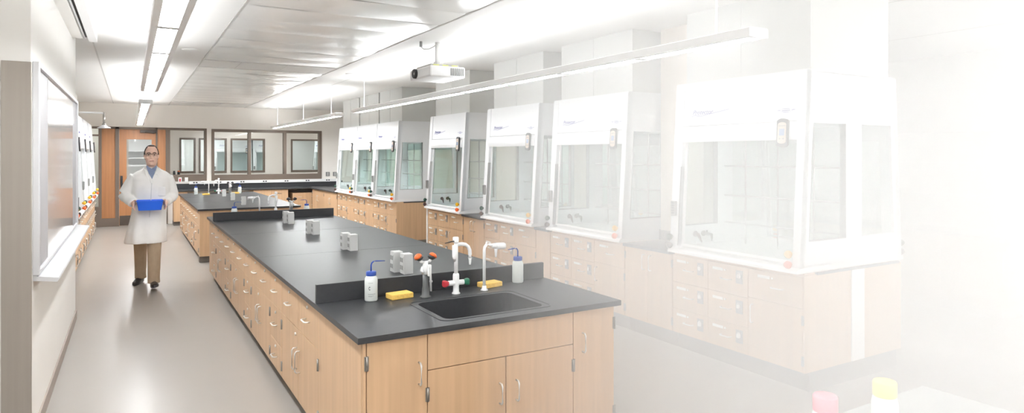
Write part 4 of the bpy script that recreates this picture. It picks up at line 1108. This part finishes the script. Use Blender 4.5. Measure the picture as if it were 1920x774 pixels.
for s_ in (-1, 1):
    cx = HX + s_ * .033
    g.tube([(cx - .026, HY - .102, HZ + .022), (cx, HY - .106, HZ + .026), (cx + .026, HY - .102, HZ + .022)], .0028, 6)
    g.tube([(cx - .026, HY - .102, HZ + .022), (cx - .022, HY - .103, HZ - .004), (cx, HY - .105, HZ - .009), (cx + .022, HY - .103, HZ - .004), (cx + .026, HY - .102, HZ + .022)], .0013, 6)
    g.tube([(HX + s_ * .059, HY - .100, HZ + .02), (HX + s_ * .080, HY - .06, HZ + .018), (HX + s_ * .084, HY + .01, HZ + .014)], .002, 6)
g.tube([(HX - .008, HY - .105, HZ + .018), (HX, HY - .109, HZ + .02), (HX + .008, HY - .105, HZ + .018)], .002, 6)
g.build('glasses', 'dark', man)
for s_ in (-1, 1):
    MB().ball((HX + s_ * .032, HY - .083, HZ + .010), (.012, .010, .0065)).build('eye', 'eye', man)
    MB().tube([(HX + s_ * .013, HY - .097, HZ + .036), (HX + s_ * .032, HY - .097, HZ + .042), (HX + s_ * .054, HY - .086, HZ + .034)], .0042, 6).build('eyebrow', 'hair', man)
MB().tube([(HX - .024, HY - .093, HZ - .069), (HX, HY - .099, HZ - .067), (HX + .024, HY - .093, HZ - .069)], .0042, 8).build('mouth', 'lip', man)
# the blue bin he carries
bn = thing('bin', 'blue plastic bin held in front of the walking man', 'bin', (.212, 9.75 - .235, 1.02))
m = MB()
def rr3(w, d, z, r=.012): return [(x, y, z) for x, y in rrect(-w, w, -d, d, r, 3)]
m.loft([rr3(.128, .075, 0), rr3(.146, .095, .115), rr3(.152, .101, .116), rr3(.152, .101, .128), rr3(.143, .092, .128), rr3(.125, .072, .006)], smooth=False); m.build('tub', 'blue', bn)

# ------------------------------------------------------------------ added haze volume, thickening to fade the near right of the lab to white
HAZE = True
if HAZE:
    m, nt, out = nodes_of('added_white_haze')
    geo = nt.nodes.new('ShaderNodeNewGeometry'); sp = nt.nodes.new('ShaderNodeSeparateXYZ'); nt.links.new(geo.outputs['Position'], sp.inputs[0])
    a = nt.nodes.new('ShaderNodeMath'); a.operation = 'MULTIPLY'; a.inputs[1].default_value = -.50; nt.links.new(sp.outputs['Y'], a.inputs[0])
    s_ = nt.nodes.new('ShaderNodeMath'); s_.operation = 'ADD'; nt.links.new(sp.outputs['X'], s_.inputs[0]); nt.links.new(a.outputs[0], s_.inputs[1])
    k = nt.nodes.new('ShaderNodeMath'); k.operation = 'MULTIPLY'; k.inputs[1].default_value = .205; nt.links.new(s_.outputs[0], k.inputs[0])
    mx = nt.nodes.new('ShaderNodeMath'); mx.operation = 'MAXIMUM'; mx.inputs[1].default_value = 0; nt.links.new(k.outputs[0], mx.inputs[0])
    vs = nt.nodes.new('ShaderNodeVolumeScatter'); vs.inputs['Color'].default_value = (.955, .955, .955, 1); mn = nt.nodes.new('ShaderNodeMath'); mn.operation = 'MINIMUM'; mn.inputs[1].default_value = .36; nt.links.new(mx.outputs[0], mn.inputs[0])
    # the haze thins out toward the ceiling
    zr = nt.nodes.new('ShaderNodeMapRange'); zr.inputs['From Min'].default_value = 1.3; zr.inputs['From Max'].default_value = 2.9; zr.inputs['To Min'].default_value = 1.; zr.inputs['To Max'].default_value = .35
    nt.links.new(sp.outputs['Z'], zr.inputs['Value'])
    zm = nt.nodes.new('ShaderNodeMath'); zm.operation = 'MULTIPLY'; nt.links.new(mn.outputs[0], zm.inputs[0]); nt.links.new(zr.outputs[0], zm.inputs[1])
    nt.links.new(zm.outputs[0], vs.inputs['Density'])
    nt.links.new(vs.outputs[0], out.inputs['Volume'])
    hz = MB().box(.3, 9.4, -2.9, 10.5, .004, CEIL - .02).build('haze', m)
    tag(hz, 'added white haze filling the near right part of the lab to fade it out', 'haze', kind='stuff')

# ------------------------------------------------------------------ world, camera, colour
w = bpy.data.worlds.new('World'); SC.world = w; w.use_nodes = True
bg = w.node_tree.nodes['Background']; bg.inputs[0].default_value = (.97, .985, 1, 1); bg.inputs[1].default_value = 2.75  # even white background, shines in through the added window openings
cam = bpy.data.cameras.new('Camera'); co = bpy.data.objects.new('Camera', cam); COL.objects.link(co)
F = 1216.
cam.sensor_width = 36; cam.lens = 36 * F / 1920; cam.shift_y = -96 / 1920; cam.clip_start = .05
yaw = math.atan(715 / F)
co.location = (0, 0, H); co.rotation_euler = (PI / 2, 0, -yaw)
SC.camera = co
SC.view_settings.view_transform = 'Standard'; SC.view_settings.look = 'None'; SC.view_settings.gamma = 1; SC.view_settings.use_curve_mapping = False
SC.view_settings.exposure = 1.84
cy = SC.cycles
cy.max_bounces = 14; cy.diffuse_bounces = 6; cy.glossy_bounces = 5; cy.transmission_bounces = 6; cy.transparent_max_bounces = 32; cy.volume_bounces = 4
cy.caustics_reflective = False; cy.caustics_refractive = False; cy.sample_clamp_indirect = 6.
